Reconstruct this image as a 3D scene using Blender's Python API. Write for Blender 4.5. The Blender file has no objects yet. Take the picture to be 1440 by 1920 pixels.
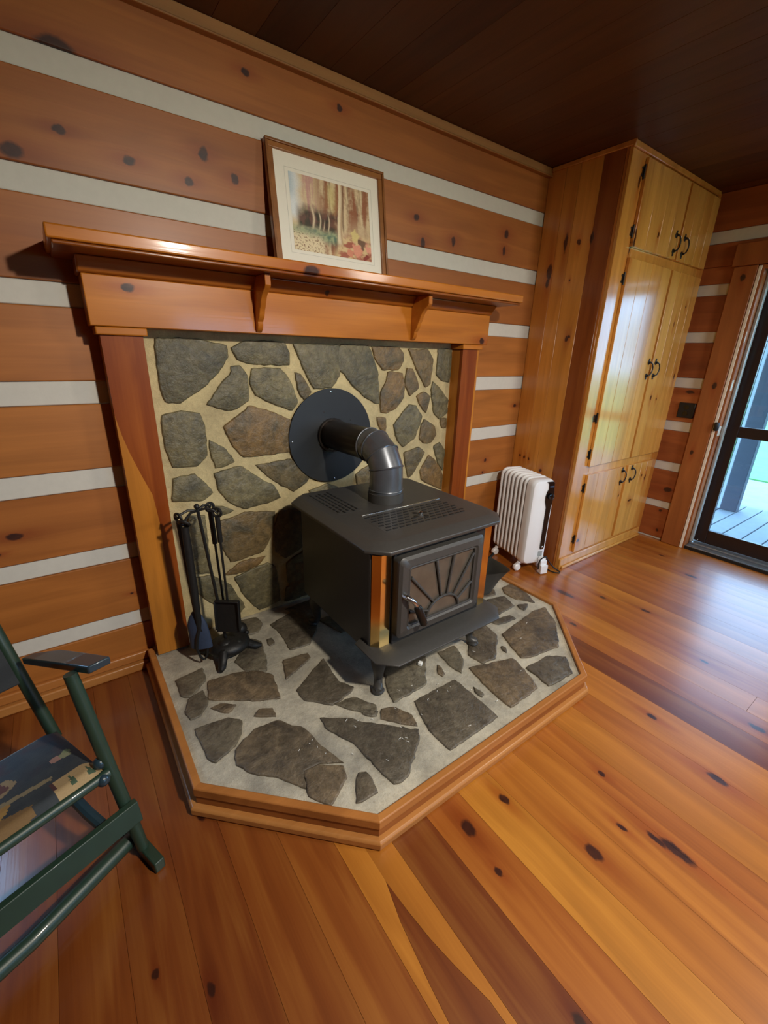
import bpy, bmesh, math, random
from mathutils import Vector, Matrix, noise as mnoise
R = math.radians
random.seed(7)
scn = bpy.context.scene
COL = scn.collection

# ------------------------------------------------------------------ helpers
class MB:
    """collects faces for ONE mesh; every face may carry a material slot, a tone, a grain shift and a colour"""
    def __init__(s):
        s.v = []; s.f = []; s.m = []; s.t = []; s.h = []; s.c = []
    def face(s, idx, m=0, t=0.5, h=0.0, c=None):
        s.f.append(idx); s.m.append(m); s.t.append(t); s.h.append(h); s.c.append(c)
    def box(s, x0, x1, y0, y1, z0, z1, m=0, t=0.5, h=0.0, M=None):
        b = len(s.v)
        P = [(x0,y0,z0),(x1,y0,z0),(x1,y1,z0),(x0,y1,z0),(x0,y0,z1),(x1,y0,z1),(x1,y1,z1),(x0,y1,z1)]
        s.v += [tuple(M @ Vector(p)) if M else p for p in P]
        for q in ((0,3,2,1),(4,5,6,7),(0,1,5,4),(1,2,6,5),(2,3,7,6),(3,0,4,7)):
            s.face([b+i for i in q], m, t, h)
        return s
    def prism(s, poly, vec, m=0, t=0.5, h=0.0):
        """3-D polygon extruded along vec"""
        b = len(s.v); n = len(poly); vec = Vector(vec)
        s.v += [tuple(p) for p in poly] + [tuple(Vector(p)+vec) for p in poly]
        s.face(list(range(b+n-1, b-1, -1)), m, t, h); s.face(list(range(b+n, b+2*n)), m, t, h)
        for i in range(n):
            j = (i+1) % n
            s.face([b+i, b+j, b+n+j, b+n+i], m, t, h)
        return s
    def tube(s, pts, r, n=10, m=0, t=0.5, closed=False, flat=None):
        """round tube through points; r a number or a list; flat = (axis vector, factor) squashes the section"""
        pts = [Vector(p) for p in pts]; k = len(pts)
        rs = r if isinstance(r, (list, tuple)) else [r]*k
        b = len(s.v); up = None
        for i, p in enumerate(pts):
            if closed: d = pts[(i+1) % k] - pts[i-1]
            else: d = pts[min(i+1, k-1)] - pts[max(i-1, 0)]
            d = d.normalized() if d.length > 1e-9 else Vector((0,0,1))
            if up is None:
                up = Vector((0,0,1)) if abs(d.z) < .9 else Vector((1,0,0))
            a = d.cross(up); 
            if a.length < 1e-6: a = d.cross(Vector((0,1,0)))
            a.normalize(); c = a.cross(d).normalized(); up = c
            for j in range(n):
                th = 2*math.pi*j/n
                o = (a*math.cos(th) + c*math.sin(th))*rs[i]
                if flat:
                    ax = Vector(flat[0]).normalized(); o -= ax*(o.dot(ax))*(1-flat[1])
                s.v.append(tuple(p+o))
        for i in range(k if closed else k-1):
            for j in range(n):
                i2 = (i+1) % k
                s.face([b+i*n+j, b+i*n+(j+1) % n, b+i2*n+(j+1) % n, b+i2*n+j], m, t)
        if not closed:
            s.face([b+j for j in range(n-1, -1, -1)], m, t); s.face([b+(k-1)*n+j for j in range(n)], m, t)
        return s
    def lathe(s, prof, c, axis=(0,0,1), n=32, m=0, t=0.5, cap=True):
        ax = Vector(axis).normalized(); u = ax.orthogonal().normalized(); w = ax.cross(u); c = Vector(c); b = len(s.v)
        for r, hh in prof:
            for j in range(n):
                th = 2*math.pi*j/n
                s.v.append(tuple(c + ax*hh + (u*math.cos(th)+w*math.sin(th))*r))
        for i in range(len(prof)-1):
            for j in range(n):
                s.face([b+i*n+j, b+i*n+(j+1) % n, b+(i+1)*n+(j+1) % n, b+(i+1)*n+j], m, t)
        if cap:
            s.face([b+j for j in range(n-1, -1, -1)], m, t); s.face([b+(len(prof)-1)*n+j for j in range(n)], m, t)
        return s
    def ball(s, c, r, m=0, t=0.5, n=14, sq=(1,1,1)):
        c = Vector(c); b = len(s.v); k = n//2
        for i in range(k+1):
            ph = math.pi*i/k
            for j in range(n):
                th = 2*math.pi*j/n
                s.v.append((c.x+r*sq[0]*math.sin(ph)*math.cos(th), c.y+r*sq[1]*math.sin(ph)*math.sin(th), c.z+r*sq[2]*math.cos(ph)))
        for i in range(k):
            for j in range(n):
                s.face([b+i*n+j, b+(i+1)*n+j, b+(i+1)*n+(j+1) % n, b+i*n+(j+1) % n], m, t)
        return s
    def build(s, name, mats, parent=None, bevel=0.0, segs=2, smooth=True, angle=35):
        me = bpy.data.meshes.new(name); me.from_pydata(s.v, [], s.f)
        mats = mats if isinstance(mats, (list, tuple)) else [mats]
        for mm in mats: me.materials.append(mm)
        me.polygons.foreach_set('material_index', s.m)
        a = me.attributes.new('tone', 'FLOAT', 'FACE'); a.data.foreach_set('value', s.t)
        a = me.attributes.new('shift', 'FLOAT', 'FACE'); a.data.foreach_set('value', s.h)
        if any(c is not None for c in s.c):
            a = me.attributes.new('paint', 'FLOAT_COLOR', 'FACE')
            a.data.foreach_set('color', [x for c in s.c for x in ((c or (0.5,0.5,0.5))[:3] + (1.0,))])
        bm = bmesh.new(); bm.from_mesh(me)
        bmesh.ops.remove_doubles(bm, verts=bm.verts, dist=1e-6)
        bmesh.ops.recalc_face_normals(bm, faces=bm.faces); bm.to_mesh(me); bm.free()
        if smooth:
            me.shade_smooth(); me.set_sharp_from_angle(angle=R(angle))
        o = bpy.data.objects.new(name, me); COL.objects.link(o)
        if parent is not None: attach(o, parent)
        if bevel > 0:
            b = o.modifiers.new('bevel', 'BEVEL'); b.width = bevel; b.segments = segs; b.limit_method = 'ANGLE'; b.angle_limit = R(40)
            b.harden_normals = False
        return o

def world_loc(o):
    p = Vector((0,0,0))
    while o is not None:
        p += o.location; o = o.parent
    return p
def attach(o, parent):
    """geometry is written in room coordinates; keep it there under a parent that stands elsewhere"""
    o.parent = parent; o.location = -world_loc(parent)
def tag(o, label, cat, group=None, kind=None):
    o['label'] = label; o['category'] = cat
    if group: o['group'] = group
    if kind: o['kind'] = kind
    return o
def thing(name, loc, label, cat, group=None):
    o = bpy.data.objects.new(name, None); COL.objects.link(o); o.location = loc; o.empty_display_size = .05
    return tag(o, label, cat, group)
def structure(o):
    o['kind'] = 'structure'; return o

# ------------------------------------------------------------------ materials
def newmat(name):
    m = bpy.data.materials.new(name); m.use_nodes = True
    nt = m.node_tree; nt.nodes.clear()
    out = nt.nodes.new('ShaderNodeOutputMaterial'); b = nt.nodes.new('ShaderNodeBsdfPrincipled')
    nt.links.new(b.outputs[0], out.inputs[0])
    return m, nt, b
def srgb(r, g, b):
    f = lambda c: c/12.92 if c <= .04045 else ((c+.055)/1.055)**2.4
    return (f(r/255), f(g/255), f(b/255), 1)
def sock(nt, dst, src):
    if hasattr(src, 'bl_idname') or hasattr(src, 'links'): nt.links.new(src, dst)
    else: dst.default_value = src
def M_(nt, op, a, b=None, c=None, clamp=False):
    n = nt.nodes.new('ShaderNodeMath'); n.operation = op; n.use_clamp = clamp
    for i, x in enumerate((a, b, c)):
        if x is not None: sock(nt, n.inputs[i], x)
    return n.outputs[0]
def mix(nt, fac, a, b, typ='MIX'):
    n = nt.nodes.new('ShaderNodeMix'); n.data_type = 'RGBA'; n.blend_type = typ; n.clamp_factor = True
    sock(nt, n.inputs[0], fac); sock(nt, n.inputs[6], a); sock(nt, n.inputs[7], b)
    return n.outputs[2]
def nz(nt, vec, scale, detail=4, rough=.55, dist=0.0):
    n = nt.nodes.new('ShaderNodeTexNoise'); n.inputs['Scale'].default_value = scale; n.inputs['Detail'].default_value = detail
    n.inputs['Roughness'].default_value = rough; n.inputs['Distortion'].default_value = dist
    nt.links.new(vec, n.inputs['Vector']); return n.outputs[0]
def comb(nt, x, y, z):
    n = nt.nodes.new('ShaderNodeCombineXYZ')
    for i, q in enumerate((x, y, z)): sock(nt, n.inputs[i], q)
    return n.outputs[0]
def ramp(nt, fac, stops):
    n = nt.nodes.new('ShaderNodeValToRGB'); cr = n.color_ramp
    while len(cr.elements) < len(stops): cr.elements.new(.5)
    for e, (p, c) in zip(cr.elements, stops): e.position = p; e.color = c
    nt.links.new(fac, n.inputs[0]); return n.outputs[0]
def mrange(nt, v, a, b, c=0.0, d=1.0):
    n = nt.nodes.new('ShaderNodeMapRange'); n.inputs[1].default_value = a; n.inputs[2].default_value = b
    n.inputs[3].default_value = c; n.inputs[4].default_value = d; nt.links.new(v, n.inputs[0]); return n.outputs[0]
def attr(nt, name):
    n = nt.nodes.new('ShaderNodeAttribute'); n.attribute_name = name; return n
def bump(nt, h, strength, dist=.01):
    n = nt.nodes.new('ShaderNodeBump'); n.inputs['Strength'].default_value = strength; n.inputs['Distance'].default_value = dist
    nt.links.new(h, n.inputs['Height']); return n.outputs[0]

def knot_group():
    g = bpy.data.node_groups.new('knot', 'ShaderNodeTree')
    for nm in ('u','v','cu','cv','au','av','core','halo','warp'):
        g.interface.new_socket(nm, in_out='INPUT', socket_type='NodeSocketFloat')
    for nm in ('core','halo','warp'):
        g.interface.new_socket(nm, in_out='OUTPUT', socket_type='NodeSocketFloat')
    gi = g.nodes.new('NodeGroupInput'); go = g.nodes.new('NodeGroupOutput'); I = gi.outputs
    du = M_(g,'SUBTRACT',I['u'],I['cu']); dv = M_(g,'SUBTRACT',I['v'],I['cv'])
    a = M_(g,'DIVIDE',du,I['au']); b = M_(g,'DIVIDE',dv,I['av'])
    d2 = M_(g,'ADD',M_(g,'MULTIPLY',a,a),M_(g,'MULTIPLY',b,b))
    core = mrange(g,d2,1.3,.55); core = M_(g,'MAXIMUM',core,I['core'])
    a2 = M_(g,'MULTIPLY',a,.42)
    e2 = M_(g,'ADD',M_(g,'MULTIPLY',a2,a2),M_(g,'MULTIPLY',b,b))
    ex = M_(g,'EXPONENT',M_(g,'MULTIPLY',e2,-.33))
    halo = M_(g,'MAXIMUM',ex,I['halo'])
    w = M_(g,'MULTIPLY_ADD',M_(g,'MULTIPLY',dv,ex),-.75,I['warp'])
    for nm, x in (('core',core),('halo',halo),('warp',w)): g.links.new(x, go.inputs[nm])
    return g
KG = knot_group()

def wood(name, light, mid, dark, grain='X', across='Z', third='Y', knots=(), rough=.4, coat=.3, coat_rough=.15,
         tone_cols=None, knot_col=(45,18,8), streak=.6, autoknot=0.0, bump_s=.12, spec=.5):
    """varnished plank wood in room coordinates: u along the grain, v across"""
    m, nt, B = newmat(name)
    tc = nt.nodes.new('ShaderNodeTexCoord'); sp = nt.nodes.new('ShaderNodeSeparateXYZ')
    geo = nt.nodes.new('ShaderNodeNewGeometry'); nt.links.new(geo.outputs['Position'], sp.inputs[0])
    ix = {'X':0,'Y':1,'Z':2}
    u = sp.outputs[ix[grain]]; v = sp.outputs[ix[across]]; w = sp.outputs[ix[third]]
    tone = attr(nt,'tone').outputs['Fac']; shift = attr(nt,'shift').outputs['Fac']
    # a soft wobble so knots are not perfect ellipses
    wob = nz(nt, comb(nt, M_(nt,'MULTIPLY',u,34), M_(nt,'MULTIPLY',v,40), w), 1.0, 3)
    wob2 = nz(nt, comb(nt, M_(nt,'MULTIPLY',u,30), M_(nt,'MULTIPLY',v,36), M_(nt,'ADD',w,5.0)), 1.0, 3)
    uu = M_(nt,'MULTIPLY_ADD',wob,.022,u); vv = M_(nt,'MULTIPLY_ADD',wob2,.018,v)
    core, halo, warp = 0.0, 0.0, 0.0
    for (cu, cv, au, av) in knots:
        g = nt.nodes.new('ShaderNodeGroup'); g.node_tree = KG
        sock(nt,g.inputs['u'],uu); sock(nt,g.inputs['v'],vv)
        g.inputs['cu'].default_value = cu+.011; g.inputs['cv'].default_value = cv+.009
        g.inputs['au'].default_value = au; g.inputs['av'].default_value = av
        sock(nt,g.inputs['core'],core); sock(nt,g.inputs['halo'],halo); sock(nt,g.inputs['warp'],warp)
        core, halo, warp = g.outputs['core'], g.outputs['halo'], g.outputs['warp']
    vw = M_(nt,'ADD',v,warp) if knots else v
    us = M_(nt,'ADD',u,shift)
    base = comb(nt, M_(nt,'MULTIPLY',us,.9), M_(nt,'MULTIPLY',vw,9.0), M_(nt,'MULTIPLY_ADD',w,9.0,shift))
    n1 = nz(nt, base, 1.5, 3, .5, .6)
    # growth rings: stretched bands with slow wander
    ph = M_(nt,'MULTIPLY_ADD', n1, 15.0, M_(nt,'MULTIPLY',vw,70.0))
    ring = M_(nt,'MULTIPLY_ADD', M_(nt,'SINE',ph), .5, .5)
    fine = nz(nt, comb(nt, M_(nt,'MULTIPLY',us,3.5), M_(nt,'MULTIPLY',vw,150.0), M_(nt,'MULTIPLY',w,150.0)), 1.0, 2)
    blot = nz(nt, comb(nt, M_(nt,'MULTIPLY',us,2.2), M_(nt,'MULTIPLY',vw,6), w), 1.0, 3)
    gval = M_(nt,'ADD', M_(nt,'MULTIPLY',n1,.58), M_(nt,'ADD', M_(nt,'MULTIPLY',ring,.11*streak+.01), M_(nt,'ADD', M_(nt,'MULTIPLY',fine,.16), M_(nt,'MULTIPLY',blot,.22))))
    colr = ramp(nt, gval, [(.34, srgb(*light)), (.56, srgb(*mid)), (.80, srgb(*dark))])
    if tone_cols:
        tv = ramp(nt, tone, [(0, srgb(*tone_cols[0])), (.5, srgb(*tone_cols[1])), (1, srgb(*tone_cols[2]))])
        colr = mix(nt, .76, colr, tv)
        k = M_(nt,'MULTIPLY_ADD', gval, -.9, 1.45)
        colr = mix(nt, 1.0, colr, comb(nt,k,k,k), 'MULTIPLY')
    else:
        k = M_(nt,'MULTIPLY_ADD', tone, .7, .65)
        colr = mix(nt, 1.0, colr, comb(nt,k,k,k), 'MULTIPLY')
    if knots:
        colr = mix(nt, M_(nt,'MULTIPLY',halo,.6), colr, mix(nt,1.0,colr,srgb(205,140,100),'MULTIPLY'))
        colr = mix(nt, M_(nt,'MULTIPLY',core,M_(nt,'MULTIPLY_ADD',wob,.4,.74)), colr, srgb(*knot_col))
    nt.links.new(colr, B.inputs['Base Color'])
    B.inputs['Roughness'].default_value = rough; B.inputs['Coat Weight'].default_value = coat; B.inputs['Coat Roughness'].default_value = coat_rough
    B.inputs['Specular IOR Level'].default_value = spec
    lo = nz(nt, comb(nt, M_(nt,'MULTIPLY',u,5), M_(nt,'MULTIPLY',v,9), w), 1.0, 3)
    hgt = M_(nt,'ADD', M_(nt,'MULTIPLY',fine,.35), lo)
    bn = bump(nt, hgt, bump_s, .004)
    nt.links.new(bn, B.inputs['Normal']); nt.links.new(bn, B.inputs['Coat Normal'])
    return m

def plain(name, col, rough=.5, metal=0.0, noise_amt=.15, noise_scale=30, bump_s=0.0, coat=0.0, spec=.5):
    m, nt, B = newmat(name)
    geo = nt.nodes.new('ShaderNodeNewGeometry')
    n = nz(nt, geo.outputs['Position'], noise_scale, 4)
    k = M_(nt,'MULTIPLY_ADD', n, 2*noise_amt, 1-noise_amt)
    nt.links.new(mix(nt,1.0,srgb(*col),comb(nt,k,k,k),'MULTIPLY'), B.inputs['Base Color'])
    B.inputs['Roughness'].default_value = rough; B.inputs['Metallic'].default_value = metal; B.inputs['Coat Weight'].default_value = coat
    B.inputs['Specular IOR Level'].default_value = spec
    if bump_s: nt.links.new(bump(nt, n, bump_s, .002), B.inputs['Normal'])
    return m

def stone_mat(name, cols, rough=.55):
    m, nt, B = newmat(name)
    geo = nt.nodes.new('ShaderNodeNewGeometry'); p = geo.outputs['Position']
    tone = attr(nt,'tone').outputs['Fac']; sh = attr(nt,'shift').outputs['Fac']
    off = nt.nodes.new('ShaderNodeVectorMath'); off.operation = 'ADD'; nt.links.new(p, off.inputs[0]); nt.links.new(comb(nt,sh,sh,sh), off.inputs[1])
    a = nz(nt, off.outputs[0], 7, 6, .6, .8); b = nz(nt, off.outputs[0], 34, 6, .65, .4); c = nz(nt, off.outputs[0], 150, 3)
    c0 = ramp(nt, tone, [(0, srgb(*cols[0])), (.5, srgb(*cols[1])), (1, srgb(*cols[2]))])
    c1 = mix(nt, mrange(nt,a,.42,.68), c0, srgb(*cols[3]))
    k = M_(nt,'MULTIPLY_ADD', M_(nt,'ADD',M_(nt,'MULTIPLY',b,.75),M_(nt,'MULTIPLY',c,.25)), 2.6, -.28)
    nt.links.new(mix(nt,1.0,c1,comb(nt,k,k,k),'MULTIPLY'), B.inputs['Base Color'])
    B.inputs['Roughness'].default_value = rough
    h = M_(nt,'ADD', a, M_(nt,'MULTIPLY_ADD', b, .55, M_(nt,'MULTIPLY',c,.08)))
    nt.links.new(bump(nt,h,.75,.014), B.inputs['Normal'])
    return m
def mortar_mat(name, c0, c1):
    m, nt, B = newmat(name)
    geo = nt.nodes.new('ShaderNodeNewGeometry'); p = geo.outputs['Position']
    a = nz(nt,p,6,5,.6); b = nz(nt,p,60,5,.7); c = nz(nt,p,260,2)
    col = mix(nt, mrange(nt,a,.35,.65), srgb(*c0), srgb(*c1))
    k = M_(nt,'MULTIPLY_ADD', M_(nt,'ADD',M_(nt,'MULTIPLY',b,.6),M_(nt,'MULTIPLY',c,.4)), .9, .55)
    nt.links.new(mix(nt,1.0,col,comb(nt,k,k,k),'MULTIPLY'), B.inputs['Base Color'])
    B.inputs['Roughness'].default_value = .8
    nt.links.new(bump(nt, M_(nt,'ADD',b,M_(nt,'MULTIPLY',c,.4)), .5, .006), B.inputs['Normal'])
    return m
def paint_mat(name, rough=.7, fabric=0.0):
    m, nt, B = newmat(name)
    at = attr(nt,'paint'); geo = nt.nodes.new('ShaderNodeNewGeometry')
    n = nz(nt, geo.outputs['Position'], 300, 3)
    k = M_(nt,'MULTIPLY_ADD', n, .4, .8)
    nt.links.new(mix(nt,1.0,at.outputs['Color'],comb(nt,k,k,k),'MULTIPLY'), B.inputs['Base Color'])
    B.inputs['Roughness'].default_value = rough
    if fabric: nt.links.new(bump(nt,n,fabric,.002), B.inputs['Normal'])
    return m
def glass_mat(name, tint=(1,1,1,1), gloss=.06):
    m, nt, B = newmat(name); nt.nodes.remove(B)
    out = [n for n in nt.nodes if n.type == 'OUTPUT_MATERIAL'][0]
    t = nt.nodes.new('ShaderNodeBsdfTransparent'); t.inputs[0].default_value = tint
    g = nt.nodes.new('ShaderNodeBsdfGlossy'); g.inputs['Roughness'].default_value = .02
    mx = nt.nodes.new('ShaderNodeMixShader'); mx.inputs[0].default_value = gloss
    nt.links.new(t.outputs[0], mx.inputs[1]); nt.links.new(g.outputs[0], mx.inputs[2]); nt.links.new(mx.outputs[0], out.inputs[0])
    return m
WALL_STONES = [[(0.189, 1.394), (0.331, 1.396), (0.449, 1.378), (0.451, 1.332), (0.412, 1.285), (0.359, 1.232), (0.308, 1.199), (0.252, 1.161), (0.196, 1.167), (0.185, 1.215), (0.186, 1.309)], [(0.458, 1.295), (0.498, 1.299), (0.527, 1.257), (0.522, 1.158), (0.471, 1.128), (0.431, 1.122), (0.35, 1.15), (0.405, 1.217), (0.454, 1.258)], [(0.472, 1.372), (0.528, 1.397), (0.702, 1.4), (0.724, 1.358), (0.722, 1.306), (0.535, 1.314), (0.493, 1.326)], [(0.552, 1.289), (0.68, 1.289), (0.733, 1.211), (0.756, 1.142), (0.728, 1.108), (0.646, 1.138), (0.562, 1.178), (0.54, 1.229)], [(0.749, 1.271), (0.778, 1.263), (0.828, 1.186), (0.791, 1.148), (0.767, 1.188)], [(0.747, 1.394), (0.981, 1.394), (0.979, 1.255), (0.939, 1.207), (0.846, 1.201), (0.797, 1.286)], [(0.409, 1.051), (0.536, 1.132), (0.628, 1.098), (0.721, 1.057), (0.705, 0.913), (0.599, 0.912), (0.487, 0.912), (0.445, 0.963)], [(0.176, 1.111), (0.247, 1.124), (0.315, 1.111), (0.328, 1.047), (0.326, 0.938), (0.28, 0.898), (0.187, 0.903), (0.172, 0.983)], [(0.343, 0.998), (0.407, 0.951), (0.439, 0.894), (0.356, 0.878), (0.347, 0.935)], [(0.538, 0.866), (0.708, 0.871), (0.814, 0.788), (0.784, 0.748), (0.718, 0.714), (0.608, 0.791)], [(0.349, 0.852), (0.467, 0.867), (0.534, 0.81), (0.614, 0.756), (0.645, 0.691), (0.566, 0.679), (0.466, 0.671), (0.399, 0.717), (0.36, 0.78)], [(0.183, 0.852), (0.268, 0.859), (0.33, 0.769), (0.291, 0.744), (0.168, 0.757)], [(0.341, 0.703), (0.414, 0.668), (0.347, 0.652)], [(0.336, 0.621), (0.48, 0.643), (0.61, 0.622), (0.594, 0.522), (0.54, 0.433), (0.428, 0.416), (0.379, 0.416), (0.342, 0.527)], [(0.349, 0.356), (0.426, 0.398), (0.546, 0.399), (0.5, 0.359), (0.405, 0.344)], [(0.391, 0.325), (0.557, 0.358), (0.595, 0.323), (0.611, 0.127), (0.498, 0.11), (0.435, 0.206)], [(0.219, 0.678), (0.289, 0.664), (0.281, 0.385), (0.215, 0.404), (0.212, 0.558)], [(0.219, 0.376), (0.287, 0.365), (0.366, 0.286), (0.422, 0.151), (0.374, 0.11), (0.322, 0.167), (0.218, 0.296)], [(0.636, 0.626), (0.77, 0.615), (0.802, 0.426), (0.653, 0.361), (0.601, 0.417), (0.603, 0.52)], [(0.661, 0.329), (0.79, 0.389), (0.805, 0.222), (0.664, 0.213)], [(0.654, 0.19), (0.794, 0.194), (0.833, 0.11), (0.639, 0.11)], [(0.802, 0.701), (0.91, 0.72), (1.002, 0.668), (1.034, 0.605), (0.877, 0.604)], [(0.997, 1.397), (1.147, 1.397), (1.171, 1.361), (1.209, 1.278), (1.222, 1.118), (1.188, 1.124), (1.109, 1.175), (1.051, 1.223), (1.013, 1.269), (0.98, 1.287), (0.976, 1.375)], [(1.176, 1.398), (1.348, 1.394), (1.375, 1.37), (1.377, 1.332), (1.34, 1.288), (1.245, 1.288), (1.201, 1.334)], [(1.277, 1.273), (1.373, 1.268), (1.391, 1.188), (1.387, 1.142), (1.336, 1.088), (1.278, 1.065), (1.239, 1.072), (1.236, 1.172), (1.272, 1.23)], [(1.405, 1.293), (1.446, 1.288), (1.494, 1.196), (1.434, 1.151), (1.397, 1.208)], [(1.406, 1.39), (1.501, 1.388), (1.542, 1.394), (1.585, 1.345), (1.578, 1.216), (1.543, 1.195), (1.488, 1.268), (1.442, 1.343)], [(1.624, 1.396), (1.725, 1.394), (1.725, 1.219), (1.666, 1.231), (1.622, 1.263), (1.625, 1.34)], [(1.6, 1.221), (1.647, 1.188), (1.725, 1.114), (1.725, 1.041), (1.664, 1.011), (1.622, 1.047), (1.589, 1.173)], [(1.483, 1.144), (1.532, 1.164), (1.584, 1.141), (1.558, 1.053), (1.531, 1.073)], [(1.43, 1.099), (1.48, 1.092), (1.527, 1.03), (1.484, 0.917), (1.401, 0.869), (1.358, 0.911), (1.33, 0.999), (1.391, 1.059)], [(1.551, 1.012), (1.63, 0.968), (1.649, 0.92), (1.614, 0.877), (1.554, 0.877), (1.522, 0.902), (1.531, 0.98)], [(1.672, 1.01), (1.725, 1.007), (1.725, 0.955), (1.693, 0.957)], [(1.411, 0.829), (1.518, 0.852), (1.566, 0.818), (1.525, 0.758), (1.47, 0.688), (1.448, 0.679), (1.429, 0.752)], [(1.64, 0.845), (1.686, 0.865), (1.725, 0.817), (1.725, 0.687), (1.682, 0.739)], [(1.606, 0.796), (1.683, 0.727), (1.725, 0.657), (1.725, 0.563), (1.613, 0.619), (1.555, 0.652), (1.543, 0.708)], [(1.215, 1.043), (1.269, 1.035), (1.272, 0.961), (1.236, 0.985)], [(1.083, 0.747), (1.176, 0.795), (1.178, 0.679), (1.095, 0.686)]]
HEARTH_STONES = [[(0.367, -0.031), (0.465, -0.05), (0.471, -0.119), (0.429, -0.17), (0.386, -0.167), (0.352, -0.118)], [(0.501, -0.148), (0.634, -0.104), (0.749, -0.12), (0.669, -0.313), (0.591, -0.393), (0.5, -0.379), (0.515, -0.244)], [(0.267, -0.324), (0.374, -0.2), (0.415, -0.252), (0.381, -0.401), (0.361, -0.453), (0.288, -0.399)], [(0.14, -0.382), (0.238, -0.391), (0.323, -0.43), (0.37, -0.488), (0.345, -0.628), (0.275, -0.597), (0.18, -0.527), (0.116, -0.483)], [(0.447, -0.431), (0.555, -0.446), (0.551, -0.48), (0.408, -0.545)], [(0.416, -0.63), (0.597, -0.518), (0.576, -0.678), (0.615, -0.741), (0.587, -0.758), (0.496, -0.776), (0.418, -0.689)], [(0.504, -0.775), (0.584, -0.791), (0.632, -0.868), (0.607, -0.915), (0.541, -0.833)], [(0.026, -0.507), (0.051, -0.439), (0.109, -0.421), (0.111, -0.49), (0.07, -0.547), (0.033, -0.547)], [(0.109, -0.532), (0.146, -0.531), (0.194, -0.569), (0.154, -0.589)], [(0.23, -0.662), (0.258, -0.64), (0.299, -0.662), (0.294, -0.706)], [(0.035, -0.601), (0.146, -0.615), (0.185, -0.656), (0.164, -0.709), (0.129, -0.748), (0.058, -0.778), (0.041, -0.746)], [(0.126, -0.767), (0.208, -0.72), (0.291, -0.729), (0.356, -0.817), (0.367, -0.903), (0.401, -1.015), (0.331, -0.971), (0.281, -0.964), (0.259, -1.027), (0.203, -0.937), (0.138, -0.877), (0.109, -0.826)], [(0.279, -0.971), (0.328, -0.978), (0.394, -1.026), (0.382, -1.068), (0.296, -1.118), (0.257, -1.054)], [(0.422, -1.074), (0.444, -1.088), (0.436, -1.164), (0.363, -1.155)], [(0.426, -0.806), (0.511, -0.869), (0.586, -0.956), (0.695, -1.053), (0.655, -1.097), (0.549, -1.173), (0.491, -1.17), (0.48, -1.074), (0.475, -0.986), (0.426, -0.874)], [(0.44, -0.253), (0.466, -0.254), (0.461, -0.298), (0.437, -0.303)], [(0.64, -0.899), (0.688, -0.922), (0.718, -0.988), (0.701, -1.039), (0.667, -1.002), (0.611, -0.939)], [(0.77, -0.941), (0.985, -0.945), (0.985, -1.05), (0.979, -1.177), (0.729, -1.182), (0.726, -1.075), (0.747, -1.003)], [(1.09, -0.927), (1.3, -0.994), (1.283, -1.071), (1.237, -1.17), (1.06, -1.176), (1.063, -1.08)], [(1.408, -0.846), (1.703, -0.809), (1.794, -0.819), (1.719, -0.932), (1.557, -1.058), (1.392, -1.035), (1.337, -1.012), (1.368, -0.93)], [(1.299, -1.068), (1.445, -1.071), (1.511, -1.123), (1.438, -1.202), (1.284, -1.19), (1.299, -1.121)], [(1.303, -0.742), (1.387, -0.755), (1.376, -0.841), (1.24, -0.947), (1.162, -0.936), (1.154, -0.861)], [(1.046, -0.773), (1.146, -0.781), (1.109, -0.873), (1.039, -0.931), (1.033, -0.875)], [(0.991, -0.833), (0.978, -0.89), (0.957, -0.901), (0.954, -0.874)], [(0.779, -0.73), (0.907, -0.722), (0.985, -0.761), (0.871, -0.891), (0.765, -0.899), (0.698, -0.898), (0.717, -0.833)], [(1.021, -1.017), (1.027, -1.067), (1.007, -1.076), (1.005, -1.041)], [(1.331, -0.905), (1.337, -0.925), (1.311, -0.952), (1.309, -0.928)], [(1.766, -0.55), (1.842, -0.551), (1.836, -0.665), (1.791, -0.756), (1.733, -0.674), (1.729, -0.605)], [(1.689, -0.719), (1.744, -0.745), (1.678, -0.773), (1.669, -0.747)], [(1.588, -0.589), (1.698, -0.619), (1.666, -0.714), (1.53, -0.723), (1.542, -0.642)], [(1.438, -0.745), (1.569, -0.758), (1.573, -0.799), (1.457, -0.784)], [(0.581, -0.859), (0.624, -0.899), (0.604, -0.915), (0.567, -0.88)], [(1.64, -0.524), (1.708, -0.535), (1.671, -0.579), (1.584, -0.555)]]
SKY, LAMP, FILL, EXPO = 10.5, 200.0, 110.0, 0.0
# ------------------------------------------------------------------ camera
cam = bpy.data.cameras.new('camera'); co = bpy.data.objects.new('camera', cam); COL.objects.link(co)
rx, ux, fx = Vector((.809,-.587,.027)), Vector((.182,.294,.938)), Vector((.559,.755,-.344))
fx.normalize(); rx = (rx - fx*rx.dot(fx)).normalized(); ux = rx.cross(fx)
co.matrix_world = Matrix(((rx.x,ux.x,-fx.x,-.142),(rx.y,ux.y,-fx.y,-1.935),(rx.z,ux.z,-fx.z,1.367),(0,0,0,1)))
cam.sensor_fit = 'HORIZONTAL'; cam.sensor_width = 36; cam.lens = 36*812.55/1440; cam.clip_start = .02; cam.clip_end = 300
scn.camera = co

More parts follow.
